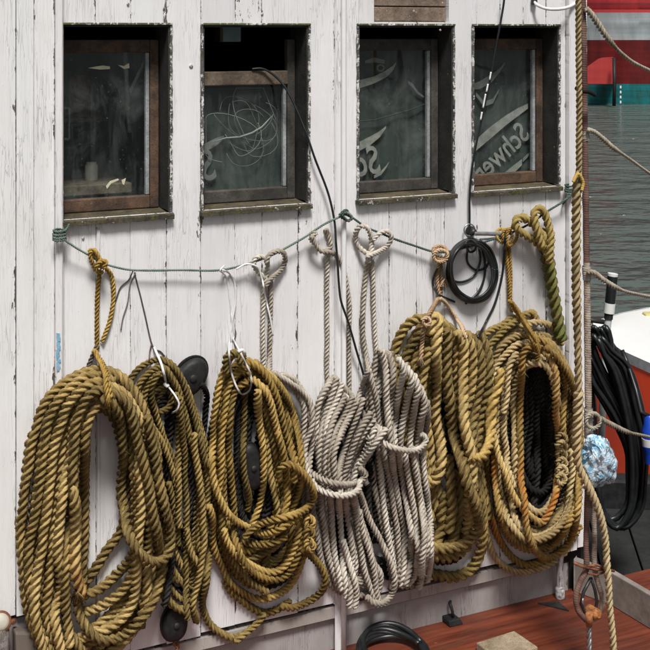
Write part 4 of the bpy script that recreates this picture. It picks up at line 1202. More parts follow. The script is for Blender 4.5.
hang('240,360 232,356 225,366 219,380 214.8,395 213.3,417 213.5,435 211.6,453 212.3,473 216,490 221.5,503 229,515 240,525 252,530.5 264,533 276,530.5 289,524 299,517', DC, Y_, C_)
hang('276,478 278,469 286,464.5 297,468 306,476 312.5,487 314,498 308,507.5 297,513.5 281,517 265,521.5 254,527 244,536', DC, Y_, C_)
hang('@308,516 313,522 309,529 305,523', DC * .9, Y_, C_, 'knot', wob=.2)
hang('@308,528 313,534 309,541 305,535', DC * .9, Y_, C_, 'knot', wob=.2)
hang('@309,540 314,546 311,551 306,546', DC * .8, Y_, C_, 'knot', wob=.2)
hang('224,372 226,358 232,352 239,354 243,362', DC * .95, M['mossrope'], C_, 'turn')
CW = thing('looped_string', 'thin white cord looped over the green line and down to the amber coil', 'cord', wp(236, 300, .05))
hang('222,269 228,272 233.5,280 235.5,300 231,328 229,352 233.5,379 242,394 249.5,390 251,377 242,356 232,338', 2.0, M['whitecord'], CW, 'loop', wob=.1, plain=True)
hang('224,266 220,271 226,276 229,292 232,320 231,350', 1.6, M['whitecord'], CW, 'strand', wob=.2, plain=True)
hang('236,269 247,264 257,267 262,278 266,300 271,322 273,336', 1.9, M['whitecord'], CW, 'strand', wob=.2, plain=True)
hang('238,352 242,350 245,354', 3.4, M['whitecord'], CW, 'knot', wob=0, plain=True)

# ------------------------------------------------------------------ A: the great golden coil at the left
A = thing('rope_coil', 'large thick golden rope coil hanging at the far left, under the first window', 'rope coil', wp(97, 640, .05), 'golden rope coils on the wall')
DA = 11.2
G_ = M['gold']
filler('33,440 55,395 95,374 130,392 150,440 160,520 155,590 125,640 70,662 40,640 26,580 24,510', '62,440 75,410 100,398 122,412 130,450 135,520 138,570 115,606 85,640 62,650 50,600 52,520', 7, DA, [G_, O_], A)
# hidden inner turns first, then towards the viewer
hang('@66,420 84,392 104,386 124,398 134,430 138,480 140,530 143,575 138,600 120,622 95,640 66,652 52,620 50,560 54,500 58,455', DA, G_, A)
hang('@50,430 66,398 90,383 112,388 130,408 139,440 144,490 150,540 150,580 144,610 125,640 95,660 60,662 44,630 40,580 44,520 46,470', DA, G_, A)
hang('82,590 96,566 108,549 121,532 126,500 122,450 112,415 100,403', DA, G_, A)
hang('79,597 95,592 110,581 126,563 134,545 135,515 134,480 131,440 124,412 110,396', DA, G_, A)
hang('81,613 96,609 113,600 126,587 134,569 139,540 138,505 136,470', DA, G_, A)
hang('70,640 90,636 105,629 119,621 128,611 135,596 138,573 138,550 140,520 141,480 139,448 136,433 131,418 126,405 118,396', DA, G_, A)
hang('46,660 32,625 25,596 21.5,560 21,530 24,495 28,468 31,446 35,430 41,412 49,398 60,386 75,376.5 90,371.5 103,371.5 116,375 128,384 137,396 145,411 152,430 156,448 157,470 150,520 147,560 147,590 140,625', DA, G_, A)
hang('60,664 40,634 31,600 28,570 30,540 35,512 40,485 43,460 45,436 51.5,413 60,397.5 72,386 85,378.5 98,377 112,381', DA, G_, A)
hang('64,655 50,632 46.5,611 47.7,588 49,565 51,540 55,505 60,475 63,450 66,425 73,403 86,388 100,383', DA, G_, A)
hang('46,662 39,640 35.5,615 35,600 37,578 41,556 44,530 48,505 52,470 54,446 59,427 65.5,408 76,394.5 87,385 99,381.5 112,386 125,394.5 135,408 143,423 149,437 153,455 157,480 163,512 166,540', DA, G_, A)
hang('88,662 78,648 71,636 66.5,622 63.5,606 62,592 61,576 59,550 60,520 63,495', DA, G_, A)
hang('64,660 56.5,634 55.5,616 60,597 61,578 58,556 58,530 62,500 66,475 70,452 74,428 82,408 95,396', DA, G_, A)
hang('70,650 66,610 67,570 69,530 72,490 77,450 83,418 94,401', DA, G_, A)
hang('79,606 82,590 83,560 84,520 83,490 84.5,460 86,440 88.5,424 93,410 101,402.5 108,403', DA, G_, A)
# the spliced turn that hangs lowest
hang('76,501 73.5,481 74,450 76,424 81,408.5 87.5,396 97,390 107,392 119,397 128,406 133,420 137,436 142,455 147,480 151,505 156,530 160,556 161,572 158,590 150,607 138,624 121,636 106,640.5 95,638 85,628 79.5,615 78,604 77,590', DA, G_, A)
hang('74,486 76,505 77,525 76,545 75,562 75.5,580 77,593', DA * 1.15, G_, A, name='splice', fat=[(0, .62), (.18, 1), (1, 1)], lay=2.4, lift=-2, stain=[(0, 0), (.6, .05), (.8, .3), (1, .35)])
for k in range(14):
    a = random.uniform(-1.2, 1.2)
    hang('77,593 %g,%g %g,%g' % (78 + 3 * a, 596, 79 + 6 * a, 598 + random.uniform(0, 6)), 1.3, G_, A, name='frayed_yarn', lift=random.uniform(-1, 3), wob=.3, lay=4, m=3, step=4, stack=False)
# front loop at the right
hang('103,398 112,403 119,415 122.5,432 123.5,455 121.5,480 123,508 126,529 132,545 141,555.5 151,561.5 160,561.5 167.5,556 171,545 170.5,531 165,511 160,482 156,460 151,433 146,417', DA, G_, A)
# lanyard
hang('99,274 97.5,300 97.2,325 97,349', 5.2, M['ochre'], A, 'lanyard', wob=.2, lay=2.4)
hang('90,250 97,258 101,268 104,268 111,275 113.3,286 113,303 109,323 103,341', 5.2, M['ochre'], A, 'lanyard', wob=.2, lay=2.4)
hang('103,272 97,271 92,262 90,252 94,250 99,258 104,266', 5.2, M['ochre'], A, 'hitch', wob=.1, lay=2.4)
hang('96,268 100,262 106,262 104,268', 5.2, M['ochre'], A, 'hitch', wob=.1, lay=2.4)
hang('98,345 94,353 90,362 87,369', 5.2, M['darkcord'], A, 'lanyard', wob=.1, lay=2.4, press=False)
hang('94,350 98,357 102,364 106,375 109,388 110,398', 6.4, M['ochre'], A, 'lanyard', wob=.2, lay=2.4)
hang('100,362 105,374 106,388 109,402', 6.0, M['ochre'], A, 'lanyard', wob=.2, lay=2.4)
for k in range(10):
    a = random.uniform(-1, 1)
    hang('110,396 %g,%g %g,%g' % (109 + 2.5 * a, 402, 108 + 4.5 * a, 406 + random.uniform(0, 4)), 1.5, M['ochre'], A, name='frayed_yarn', lift=random.uniform(-1, 2), wob=.2, lay=4, m=3, step=4, stack=False)

# ------------------------------------------------------------------ electric cables
def ell(cx, cy, rx, ry, a0=0, a1=360, rot=0, k=18, jit=0.0):
    out = []
    for t in np.linspace(R(a0), R(a1), k, endpoint=abs(a1 - a0) < 359):
        x, y = rx * math.cos(t), ry * math.sin(t)
        out.append('%.2f,%.2f' % (cx + x * math.cos(rot) - y * math.sin(rot) + random.uniform(-jit, jit), cy + x * math.sin(rot) + y * math.cos(rot) + random.uniform(-jit, jit)))
    return ' '.join(out)
KC = thing('cable_coil', 'coil of thin black electric cable hanging below the rightmost window', 'cable', wp(470, 300, .02))
RB = M['rubber']
hang('505,236 504,259 502,277 495,303 487,320 478,338', 2.4, RB, KC, 'tail', wob=.2, plain=True)
hang('437,268 434,275 433,284 437,293 446,298 455,302', 2.2, RB, KC, 'loop', wob=.2, plain=True)
hang('468,242 467.5,262 472,268 478,270.5 486,267 490,258 489,250', 2.2, RB, KC, 'loop', wob=.2, plain=True)
hang('450,280 457,282.5 466,281 475,275 480,262 479,248', 2.2, RB, KC, 'loop', wob=.2, plain=True)
hang('480,244 485,262 484,278 478,292 466,303', 2.4, RB, KC, 'loop', wob=.2, plain=True)
for k in range(7):
    hang('@' + ell(472 + random.uniform(-1, 1), 271 + random.uniform(-1, 1), 25 - k * .9 + random.uniform(-.8, .8), 32 - k * .7 + random.uniform(-.6, .6), rot=-.12 + random.uniform(-.04, .04), jit=.35), 2.7, RB, KC, 'loop', wob=.25, plain=True, c=.8)
hang('@466,243 471,240 476,244 475,250 470,252', 2.4, M['dark_steel'], KC, 'tie', wob=.1, plain=True)
CM = thing('cable', 'black cable running down across the rightmost window to the cable coil', 'cable', wp(470, 230, .02))
hang('505,-12 504,0 499,30 489,85 480.5,125 472,169 469.8,200 469.5,220 469,236', 2.2, RB, CM, 'cable', wob=.15, plain=True, hfix=[14, 12, 10, 9, 8, 7, 5, 4])
for a, b in (((491, 72), (489.6, 80)), ((488, 84), (486.4, 92)), ((485.6, 94), (483, 108)), ((482, 112), (480.6, 120))):
    hang('%g,%g %g,%g' % (*a, *b), 1.7, M['whitecord'], CM, 'worn_patch', wob=0, plain=True, hfix=10.2)
CL = thing('cable', 'black cable leading out of the open second window and down behind the grey ropes', 'cable', wp(335, 230, .02))
hang('252,69 262,68.5 271,73 281,82 288,92 302,122 315,159 329,196 334.5,222 336,242 337.5,262 340.5,298 347,318.5 356,349 361,366 366,385', 2.3, RB, CL, 'cable', wob=.1, plain=True, hfix=[-22, -16, -6, 4, 8, 8, 9, 14, 16, 16, 16, 8, 6])
hang('347,318 352,334 356.5,350', 1.2, M['steel'], CL, 'worn_patch', wob=0, plain=True, hfix=8.6)
# metal rod and gland beside the cable coil
RD = thing('metal_rod', 'short bright metal rod fixed to the planks above the black cable coil', 'rod', wp(470, 232, .02))
mb = MB(); mb.tube([wp(474, 233.5, .026), wp(486, 233.7, .026), wp(500, 234.2, .026)], .0062, 12); mb.build('rod', M['steel'], RD, smooth=True, auto=R(40))
mb = MB(); mb.tube([wp(480, 239.5, .020), wp(492, 238.5, .020), wp(502, 238, .020)], .0035, 10); mb.build('rod', M['steel'], RD, smooth=True, auto=R(40))
mb = MB(); mb.lathe(wp(469.5, 231, -.002), N, [(0, .016), (.006, .016), (.010, .011), (.026, .010), (.030, .006)], 14); mb.build('gland', M['dark_steel'], RD, smooth=True, auto=R(35))
mb = MB(); mb.tube([wp(469.5 + 5.5 * math.cos(t), 230 + 6 * math.sin(t), .014) for t in np.linspace(0, 6.28, 20)], .0022, 6); mb.build('ring', M['steel'], RD, smooth=True)
# white hose bow at the top
WH = thing('white_hose', 'short white hose bowing out from the wall at the top right corner', 'hose', wp(555, 8, .03))
hang('533,-1 536,4 546,8.5 560,9 570,6.5 577,2', 3.4, M['whitecord'], WH, 'hose', wob=0, plain=True, hfix=[2, 10, 16, 16, 10, 4])
mb = MB(); mb.box(wp(534, 2, .008), (.018, .02, .016)); mb.build('bracket', M['dark_steel'], WH, bevel=.002)

# ------------------------------------------------------------------ rigging at the right corner
NJ = .42
def on(px, py, n=NJ): return wp(px, py, n)
def served(pts, D, pitch, mat, name, parent, n=NJ):
    """wire wrapped in twine: one turn after another"""
    S = spline([tuple(p) for p in pts], False, .5)
    P = np.array([tuple(on(a, b, n)) for a, b in S])
    seg = np.concatenate([[0], np.cumsum(np.linalg.norm(np.diff(P, axis=0), axis=1))])
    pm = pitch / 362.0; rad = D / 362.0 / 2
    k = 10; per = 4
    nr = int(seg[-1] / pm * per)
    q = np.linspace(0, seg[-1], nr)
    C = np.stack([np.interp(q, seg, P[:, i]) for i in range(3)], 1)
    A_, B_, _ = frames(C)
    j = np.arange(k)
    a = 2 * math.pi * j / k
    ph = (q[:, None] / pm + j[None] / k) * 2 * math.pi
    big = 1 + .05 * np.interp(q, np.linspace(0, q[-1], 40), rng.normal(size=40))
    r = rad * big[:, None] * (1 + .13 * (np.abs(np.cos(ph / 2)) - .6))
    V = (C[:, None] + (A_[:, None] * np.cos(a)[None, :, None] + B_[:, None] * np.sin(a)[None, :, None]) * r[..., None]).reshape(-1, 3)
    i = np.arange(nr - 1)[:, None] * k
    p0 = (i + j[None]).ravel(); p1 = (i + (j + 1)[None] % k).ravel()
    return mesh_np(name, V, np.stack([p0, p1, p1 + k, p0 + k], 1), mat, parent)
J = thing('shroud', 'wire stay wrapped in red brown twine with an eye and rusty shackle at its foot', 'rigging', on(590, 640))
served([(582.5, -14), (583, 20), (583.8, 60), (584.6, 120), (585.6, 200), (586.6, 262)], 6.4, 2.3, M['serving'], 'served_wire', J)
served([(586.6, 262), (587, 285), (587.4, 330), (588, 380), (588.4, 412)], 6.6, 2.3, M['serving_pale'], 'served_wire', J)
served([(588.4, 408), (588.5, 420), (588.6, 438)], 8.8, 3.0, M['seizing'], 'seizing', J)
served([(588.6, 436), (588, 470), (587, 510), (586, 545), (586, 570), (581, 580), (576, 596), (578, 610), (586, 620)], 5.6, 2.2, M['serving'], 'served_wire', J)
served([(589.5, 470), (593, 500), (594.5, 540), (594.5, 566), (597, 580), (602, 597), (601, 610), (592, 620), (585, 619)], 5.2, 2.2, M['serving_pale'], 'served_wire', J)
served([(584, 130), (585, 134), (586, 140)], 8.0, 2.2, M['seizing'], 'seizing', J)
served([(586, 266), (586.6, 272), (587, 280)], 8.2, 2.2, M['seizing'], 'seizing', J)
mb = MB(); mb.tube([on(x, y) for x, y in ((591, 578), (583.5, 592), (581, 604), (585, 613), (590, 616), (595, 612), (597, 602), (595, 590), (591, 578))], .0045, 8); mb.build('thimble', M['dark_steel'], J, smooth=True)
mb = MB(); mb.tube([on(574, 563, NJ + .012), on(584, 567, NJ + .014), on(596, 569.5, NJ + .014), on(606, 570, NJ + .012)], .0042, 8); mb.build('pin', M['rust'], J, smooth=True)
mb = MB(); mb.tube([on(587, 566, NJ + .014), on(597, 565, NJ + .018), on(606, 569, NJ + .018), on(614, 571, NJ + .012)], .0036, 8); mb.build('pin', M['rust'], J, smooth=True)
mb = MB(); mb.tube([on(588, 573, NJ + .012), on(596, 575, NJ + .012), on(605, 572, NJ + .012)], .0030, 8); mb.build('lashing', M['rust'], J, smooth=True)
mb = MB(); mb.lathe(on(589, 609, NJ - .02), N, [(0, .013), (.03, .0145), (.036, .0145), (.040, .011), (.042, .007), (.044, .006)], 16); mb.build('shackle_pin', M['ochre_rust'], J, smooth=True, auto=R(30))
mb = MB(); mb.tube([on(589, 612, NJ + .006), on(589, 619, NJ + .004), on(589, 626, NJ)], [.011, .0105, .008], 12); mb.build('shackle', M['ochre_rust'], J, smooth=True)
mb = MB(); mb.tube([on(583, 598, NJ + .016), on(582.4, 602, NJ + .018), on(584, 606, NJ + .016)], .0022, 6); mb.build('split_pin', M['steel'], J, smooth=True)
laid(np.array([tuple(on(589 + .004 * (y - 624), y)) for y in np.linspace(624, 690, 30)]), .0165, False, M['steel'], 'wire_rope', J, lay=3.2)

I_ = thing('thick_rope', 'thick tan rope running down in front of the right corner of the wheelhouse', 'rope', on(578, 650, .48))
def freerope(spec, Dpx, mat, parent, n=.48, name='rope', lay=2.1, stain=None, fat=None):
    S = spline(parse(spec), False)
    nn = n if not hasattr(n, '__len__') else None
    t = np.linspace(0, 1, len(S))
    ns = np.full(len(S), n) if nn is not None else np.interp(t, np.linspace(0, 1, len(n)), n)
    P = np.array([tuple(on(a, b, c)) for (a, b), c in zip(S, ns)])
    D = np.full(len(S), Dpx / 364.0)
    if fat: D = D * np.interp(t, [f[0] for f in fat], [f[1] for f in fat])
    st = None if stain is None else np.interp(t, [f[0] for f in stain], [f[1] for f in stain])
    return laid(P, D, False, mat, name, parent, lay=lay, stain=st)
freerope('578.5,-14 578.5,40 579.2,100 579,150 579,180', 6.6, M['weathered'], I_, name='rope', lay=2.5)
freerope('578,172 576.5,200 576,240 576,280 577,320 578,360 578.5,400', 9.6, M['weathered'], I_, name='spliced_rope', lay=2.6, fat=[(0, .7), (.06, 1.05), (.55, 1.0), (.8, .85), (1, .9)])
freerope('578.5,392 577.5,420 576.5,445 578,464 585,481 594,499 601,519 605.5,543 606.5,560 608.5,583 610,609 612.5,636 614,660', 9.2, M['weathered'], I_, name='rope', lay=2.4, stain=[(0, 0), (.2, .15), (.4, 0), (1, 0)], fat=[(0, 1.15), (.25, 1.15), (.4, .92), (1, .8)], n=[.48, .48, .48, .46, .47, .47])
served([(573, 182), (578, 174), (583, 182), (582, 190)], 3.2, 2.2, M['ochre'], 'lashing', I_, n=.495)
served([(576, 88), (582, 91), (589, 92), (595, 95)], 4.2, 2.2, M['blackrope'], 'lashing', I_, n=.47)

# lines leading off to the right
ML = M['greyline']
def lead(spec, D, mat, label, n, name='mooring_line', knot=True):
    pts = parse(spec)
    t = thing(name, label, 'rope', on(*pts[0], n[0]), 'lines leading off to the right')
    freerope(spec, D[0], mat, t, n=n, lay=2.3, fat=[(0, 1), (.33, 1), (.42, D[1] / D[0]), (1, D[1] / D[0])])
    return t
l1 = lead('586,9 591,14 598,24 606,36 613,45 622,54 634,63 646,69 672,82', (7.2, 4.4), M['greyline'], 'uppermost line leading off the stay in front of the red ship', [.44, .44, .40, .34])
l2 = lead('588,130 594,132 602,138 612,147 628,158 646,171 668,186', (5.6, 3.6), ML, 'slack pale line leading off the stay above the open water', [.44, .43, .39, .34])
l3 = lead('588,272 594,273 602,279 613,286 624,291 638,294.5 652,297 676,300', (6.2, 3.8), M['greyline'], 'line leading off the stay past the black capped post', [.44, .44, .41, .36])
l4 = lead('600,418 608,423 617,427.5 627,432 640,435 654,438 680,441', (5.6, 3.6), ML, 'line leading right from an eye in front of the black hoses', [.44, .44, .41, .36])
hang_eye = [on(593 + 7 * math.cos(t), 421 + 7.5 * math.sin(t), .445) for t in np.linspace(0, 2 * math.pi, 26)]
laid(np.array([tuple(q) for q in hang_eye[:-1]]), .012, True, ML, 'eye', l4)

# ------------------------------------------------------------------ crumpled plastic bag at the stay
def bag_mat():
    m, nt, b = new_mat('printed_plastic'); g = G(nt); v = g.obj()
    f = g.noise(v, 22, 3, .6, dist=2.2)
    c = g.ramp(f, [(.40, (.01, .02, .05)), (.45, (.70, .78, .82)), (.50, (.06, .34, .58)), (.56, (.80, .84, .86)), (.63, (.28, .55, .68)), (.70, (.05, .07, .10))], 'CONSTANT')
    c = g.mix(.28, c, g.ramp(g.noise(v, 14, 3), [(.4, (.10, .32, .48)), (.6, (.74, .78, .80))]))
    g.l(c, b.inputs['Base Color']); b.inputs['Roughness'].default_value = .48; b.inputs['Specular IOR Level'].default_value = .35
    g.l(g.bump(g.noise(v, 45, 3, .6), .45, .004), b.inputs['Normal'])
    return m
bm = bmesh.new()
bmesh.ops.create_icosphere(bm, subdivisions=5, radius=1.0)
from mathutils import noise as mn
bc = on(599, 459, .47)
for v in bm.verts:
    d = v.co.normalized()
    f = 1 + .22 * mn.noise(d * 1.7 + Vector((3, 1, 2))) - .20 * abs(mn.noise(d * 3.4)) - .07 * abs(mn.noise(d * 6.0))
    w = .048 * (1 - .22 * d.z) * (1.05 if d.z < .3 else .95)
    v.co = T * (d.x * f * w) + N * (d.y * f * .038) + Vector((0, 0, 1)) * (d.z * f * .076) + T * (-.014 * d.z)
me = bpy.data.meshes.new('plastic_bag'); bm.to_mesh(me); bm.free()
for p in me.polygons: p.use_smooth = True
me.materials.append(bag_mat())
bag = bpy.data.objects.new('plastic_bag', me); COL.objects.link(bag); bag.location = bc
tag(bag, 'crumpled blue and white printed plastic bag tied to the stay', 'plastic bag')

# ------------------------------------------------------------------ deck and small things on it
mb = MB()
du0, du1 = pu(-200), pu(700)
c = [(du0, 1.35), (du1 + .2, 1.35), (du1 + .2, -.02), (du0, -.02)]
q8 = [uw(u, DECK - .06, n) for u, n in c] + [uw(u, DECK, n) for u, n in c]
mb.hexa(q8)
o = mb.build('deck', M['redpaint'], None); tag(o, kind='structure')
# low white board across the deck end
a0, a1, a2 = gp(574, 592, DECK), gp(612, 606, DECK), gp(700, 660, DECK)
BD = []
for p, zt in ((a0, .07), (a1, .075), (a2, .08)):
    BD.append((p, Vector((p.x, p.y, DECK + .10))))
back = Vector((.012, .022, 0))
mb = MB()
V = []
for p, q in BD: V += [p, q, q + back, p + back]
F_l = []
for i in range(2):
    b0, b1 = 4 * i, 4 * (i + 1)
    for j in range(4): F_l.append((b0 + j, b1 + j, b1 + (j + 1) % 4, b0 + (j + 1) % 4))
F_l += [(3, 2, 1, 0), (8, 9, 10, 11)]
mb.add(V, F_l)
o = mb.build('toe_board', simple('weathered_board', (.30, .265, .235), .7, var=.4, scale=18, bump=.3), None, loc=a0, bevel=.003); tag(o, 'low weathered white board on the red deck behind the stay', 'board')
# dark lower deck beyond it
mb = None
root = tag(bpy.data.objects.new('side_deck', None), kind='structure'); COL.objects.link(root); root.location = (1.0, 4.4, -.32)
for k in range(9):
    x0 = .78 + k * .155
    mb = MB(); mb.hexa([Vector((x0, 3.62, -.36)), Vector((x0 + .148, 3.62, -.36)), Vector((x0 + .35, 5.3, -.36)), Vector((x0 + .202, 5.3, -.36)), Vector((x0, 3.62, -.32)), Vector((x0 + .148, 3.62, -.32)), Vector((x0 + .35, 5.3, -.32)), Vector((x0 + .202, 5.3, -.32))])
    mb.build('plank', M['darkplank'], root, bevel=.004)
mb = MB(); mb.hexa([Vector((.55, 5.15, -.5)), Vector((2.6, 4.95, -.5)), Vector((2.6, 5.05, -.5)), Vector((.55, 5.25, -.5)), Vector((.55, 5.15, -.2)), Vector((2.6, 4.95, -.2)), Vector((2.6, 5.05, -.2)), Vector((.55, 5.25, -.2))])
o = mb.build('bulwark', M['black_wood'], None, loc=(1.2, 5.1, -.3), bevel=.01); tag(o, 'low black bulwark along the far edge of the dark side deck', 'bulwark')
# our hull below the deck
mb = MB(); hx = [uw(du0, -1.6, 1.33), uw(du1 + .2, -1.6, 1.33), Vector((3.2, 5.2, -1.6)), uw(du0, -1.6, -2.0)]
mb.hexa(hx + [Vector((p.x, p.y, -.37)) for p in hx]); o = mb.build('hull', M['black_wood'], None); tag(o, 'dark hull of the wooden boat beneath the deck', 'hull')

# wooden slab
mb = MB(); c0 = gp(507, 645.5, DECK + .022); mb.box((c0.x, c0.y, DECK + .0125), (.135, .105, .024), Matrix.Rotation(R(30), 3, 'Z'))
o = mb.build('wood_block', M['blockwood'], None, loc=(c0.x, c0.y, DECK), bevel=.003); tag(o, 'flat pale square of wood lying on the red deck', 'wood block')
# cable coil on deck
DH = thing('hose_coil', 'coil of black hose lying on the deck beneath the grey coils', 'hose', gp(384, 640, DECK))
uc = pu(374)
for k in range(6):
    rr = .088 + .004 * math.sin(k * 2.1)
    pts = [uw(uc + .006 * math.sin(k * 1.7) + rr * math.cos(t), DECK + .009 + .006 * (1 + math.sin(t)) + k * .006 * (.6 + .4 * math.sin(t)) + .003 * math.sin(3 * t + k), .112 - (.094 + .002 * k) * math.sin(t)) for t in np.linspace(0, 2 * math.pi, 44)]
    mb = MB(); mb.tube(pts, .0075, 8); mb.build('loop', RB, DH, smooth=True)
# bracket on the coaming
BK = thing('bracket', 'small black bracket with a bent hook on the white coaming', 'bracket', gp(452, 622, DECK))
mb = MB()
for a, b in ((445, 459),):
    p0, p1 = pu(a), pu(b); zz = DECK
    c = [(p0, zz, .026), (p1, zz, .026), (p1, zz, -.018), (p0, zz, -.018), (p0, zz + .018, .022), (p1 - .010, zz + .018, .022), (p1 - .010, zz + .018, -.018), (p0, zz + .018, -.018)]
    mb.hexa([uw(*q) for q in c])
mb.build('base', M['black_wood'], BK, bevel=.003)
mb = MB(); mb.tube([wp(453, 619, .006), wp(452.5, 612, .010), wp(451, 606, .008), wp(449.5, 603, .0), wp(450.5, 601.5, -.016)], .0045, 8); mb.build('hook', M['dark_steel'], BK, smooth=True)
# drain pipe at the corner
DP = thing('drain_pipe', 'short white drain pipe low down at the right end of the wall', 'pipe', wp(560, 600, .02))
mb = MB(); mb.tube([wp(560, y, .018) for y in (540, 560, 585, 600)], .011, 14); mb.build('pipe', M['paint_trim'], DP, smooth=True, auto=R(40))
mb = MB(); mb.tube([wp(560, y, .018) for y in (586, 588, 597, 599)], [.011, .0145, .0145, .011], 14); mb.build('collar', M['paint_trim'], DP, smooth=True, auto=R(40))
mb = MB(); p = gp(550, 606, DECK); mb.add([p + Vector((-.035, .012, .004)), p + Vector((.03, .02, .004)), p + Vector((.05, -.035, .004)), p + Vector((-.035, .012, .0)), p + Vector((.03, .02, .0)), p + Vector((.05, -.035, .0))], [(2, 1, 0), (3, 4, 5), (0, 1, 4, 3), (1, 2, 5, 4), (2, 0, 3, 5)])
o = mb.build('deck_plate', M['dark_steel'], None, loc=p); tag(o, 'small dark metal plate on the deck by the drain pipe', 'plate')
# lower left: weathered ledge piece and a round fitting
LG = thing('ledge_block', 'splintered white painted wood chunk at the lower left behind the big coil', 'wood', wp(22, 640, .03))
mb = MB()
c = [(pu(12), .175, .05), (pu(60), .155, .05), (pu(60), .155, .0), (pu(12), .175, .0), (pu(12), .232, .036), (pu(60), .205, .040), (pu(60), .205, .0), (pu(12), .232, .0)]
mb.hexa([uw(*q) for q in c]); mb.build('chunk', M['paint_left'], LG, bevel=.006)
mb = MB()
c = [(pu(10), .145, .04), (pu(60), .125, .04), (pu(60), .125, .0), (pu(10), .145, .0), (pu(10), .171, .046), (pu(60), .150, .046), (pu(60), .150, .0), (pu(10), .171, .0)]
mb.hexa([uw(*q) for q in c]); mb.build('chunk', M['rawwood'], LG, bevel=.004)
for px, py in ((27, 607), (13, 621), (29, 616)):
    mb = MB(); mb.lathe(wp(px, py, .012), N, [(0, .007), (.006, .007), (.010, .005)], 8); mb.build('bolt', M['rust'], LG, bevel=.001)
RF = thing('round_fitting', 'round cream fitting with a brown rim at the lower left edge', 'fitting', wp(1, 640, .05))
ax = (N + Vector((0, 0, .55))).normalized()
cf = wp(1, 622, .06)
mb = MB(); mb.lathe(cf - ax * .015, ax, [(0, .026), (.012, .026), (.016, .022), (.0165, .0205)], 24); mb.build('rim', M['rust'], RF, smooth=True, auto=R(35))
mb = MB(); mb.lathe(cf - ax * .015, ax, [(.013, .0205), (.019, .019), (.0215, .012), (.0222, .003)], 24); mb.build('lens', simple('cream_lens', (.50, .46, .38), .5), RF, smooth=True)
mb = MB(); mb.tube([cf - Vector((0, 0, .012)) - N * .01, cf - Vector((0, 0, .06)) - N * .01, cf - Vector((0, 0, .16)) - N * .01], .022, 16); mb.build('stem', M['paint_coaming'], RF, smooth=True)

# ------------------------------------------------------------------ hoses, post and rail beyond the corner
HB = thing('hose_bundle', 'bundle of thick black hoses and cables hung over a rail at the right', 'hose', dp(620, 520, 4.35))
for k in range(32):
    f = min(1, k / 17)
    d = 4.32 + random.uniform(-.06, .08)
    x0 = 592 + random.uniform(0, 13); y0 = 331 + random.uniform(-5, 8)
    if k < 18:
        mid = [(x0, y0), (x0 + 6 + 5 * f, y0 + 14), (610 + 18 * f, 372 - 8 * f), (619 + 20 * f, 402 - 4 * f), (627 + 20 * f, 440), (630 + 16 * f, 480), (627 + 14 * f, 512), (616 + 8 * f, 528), (604, 515), (597, 470), (593, 400), (591, 350)]
    else:
        e = (k - 18) / 13
        x0 = 588 + 2 * random.random(); y0 = 348 + 40 * e
        mid = [(x0, y0 - 10), (x0 + 6, y0 + 2), (604 + 1 * e, 372 + 32 * e), (617 - 1 * e, 394 + 30 * e), (629 - 3 * e, 428 + 20 * e), (633 - 5 * e, 472), (626, 505), (612, 520), (600, 505), (590, 450), (586, 400)]
    S = spline([(a + random.uniform(-1.2, 1.2), b + random.uniform(-1, 1)) for a, b in mid], True, 6)
    n_ = len(S)
    mb = MB(); mb.tube([dp(S[i % n_][0], S[i % n_][1], d + (.10 if (i % n_) > n_ * .62 else 0) * min(1, ((i % n_) - n_ * .62) / 8 if (i % n_) > n_ * .62 else 0) * (1 if n_ - (i % n_) > 6 else (n_ - (i % n_)) / 6)) for i in range(n_ + 1)], random.choice((.0075, .0085, .0095)), 8)
    mb.build('hose', RB, HB, smooth=True)
BP = thing('plug', 'blue plug with a white collar on the end of the black cables', 'plug', dp(653, 460, 4.2))
pc = dp(653, 462, 4.2); pa = Vector((-.08, 0, 1)).normalized()
mb = MB(); mb.lathe(pc, pa, [(0, .030), (.04, .030), (.055, .034), (.060, .034)], 20); mb.build('body', M['blue_plastic'], BP, smooth=True, auto=R(35))
mb = MB(); mb.lathe(pc + pa * .0605, pa, [(0, .033), (.026, .033)], 20); mb.build('collar', M['white_plastic'], BP, smooth=True, auto=R(35))
mb = MB(); mb.lathe(pc + pa * .087, pa, [(0, .031), (.03, .030), (.045, .022), (.070, .018), (.078, .012)], 20); mb.build('cap', M['blue_plastic'], BP, smooth=True, auto=R(50))
mb = MB(); mb.tube([pc + pa * .16, dp(641, 412, 4.2), dp(636, 390, 4.25), dp(628, 365, 4.3), dp(622, 350, 4.32)], .008, 8); mb.build('cable', RB, BP, smooth=True)
PO = thing('post', 'leaning white post with a black cap standing in front of the water', 'post', dp(602, 470, 4.5))
def pp(px, py): return dp(px, py, 4.5)
mb = MB(); mb.tube([pp(600, 480), pp(603, 400), pp(607, 330), pp(608.5, 318)], .0135, 14); mb.build('pipe', simple('grey_white_pipe', (.60, .64, .63), .4), PO, smooth=True, auto=R(40))
mb = MB(); mb.tube([pp(608.4, 319), pp(608.9, 312)], .0165, 14); mb.build('collar', M['dark_steel'], PO, smooth=True, auto=R(40))
mb = MB(); mb.tube([pp(608.9, 313), pp(610, 303)], .0205, 16); mb.build('sleeve', M['white_plastic'], PO, smooth=True, auto=R(40))
mb = MB(); mb.tube([pp(610, 303), pp(612.6, 276)], .0195, 16); mb.build('cap', M['rubber'], PO, smooth=True, auto=R(40))
mb = MB(); mb.tube([pp(612.6, 276), pp(612.9, 273.5)], .0195, 16); mb.build('cap_top', M['white_plastic'], PO, smooth=True, auto=R(40))
RL = thing('rail', 'dark horizontal rail between the wheelhouse corner and the leaning post', 'rail', dp(590, 321, 4.46))
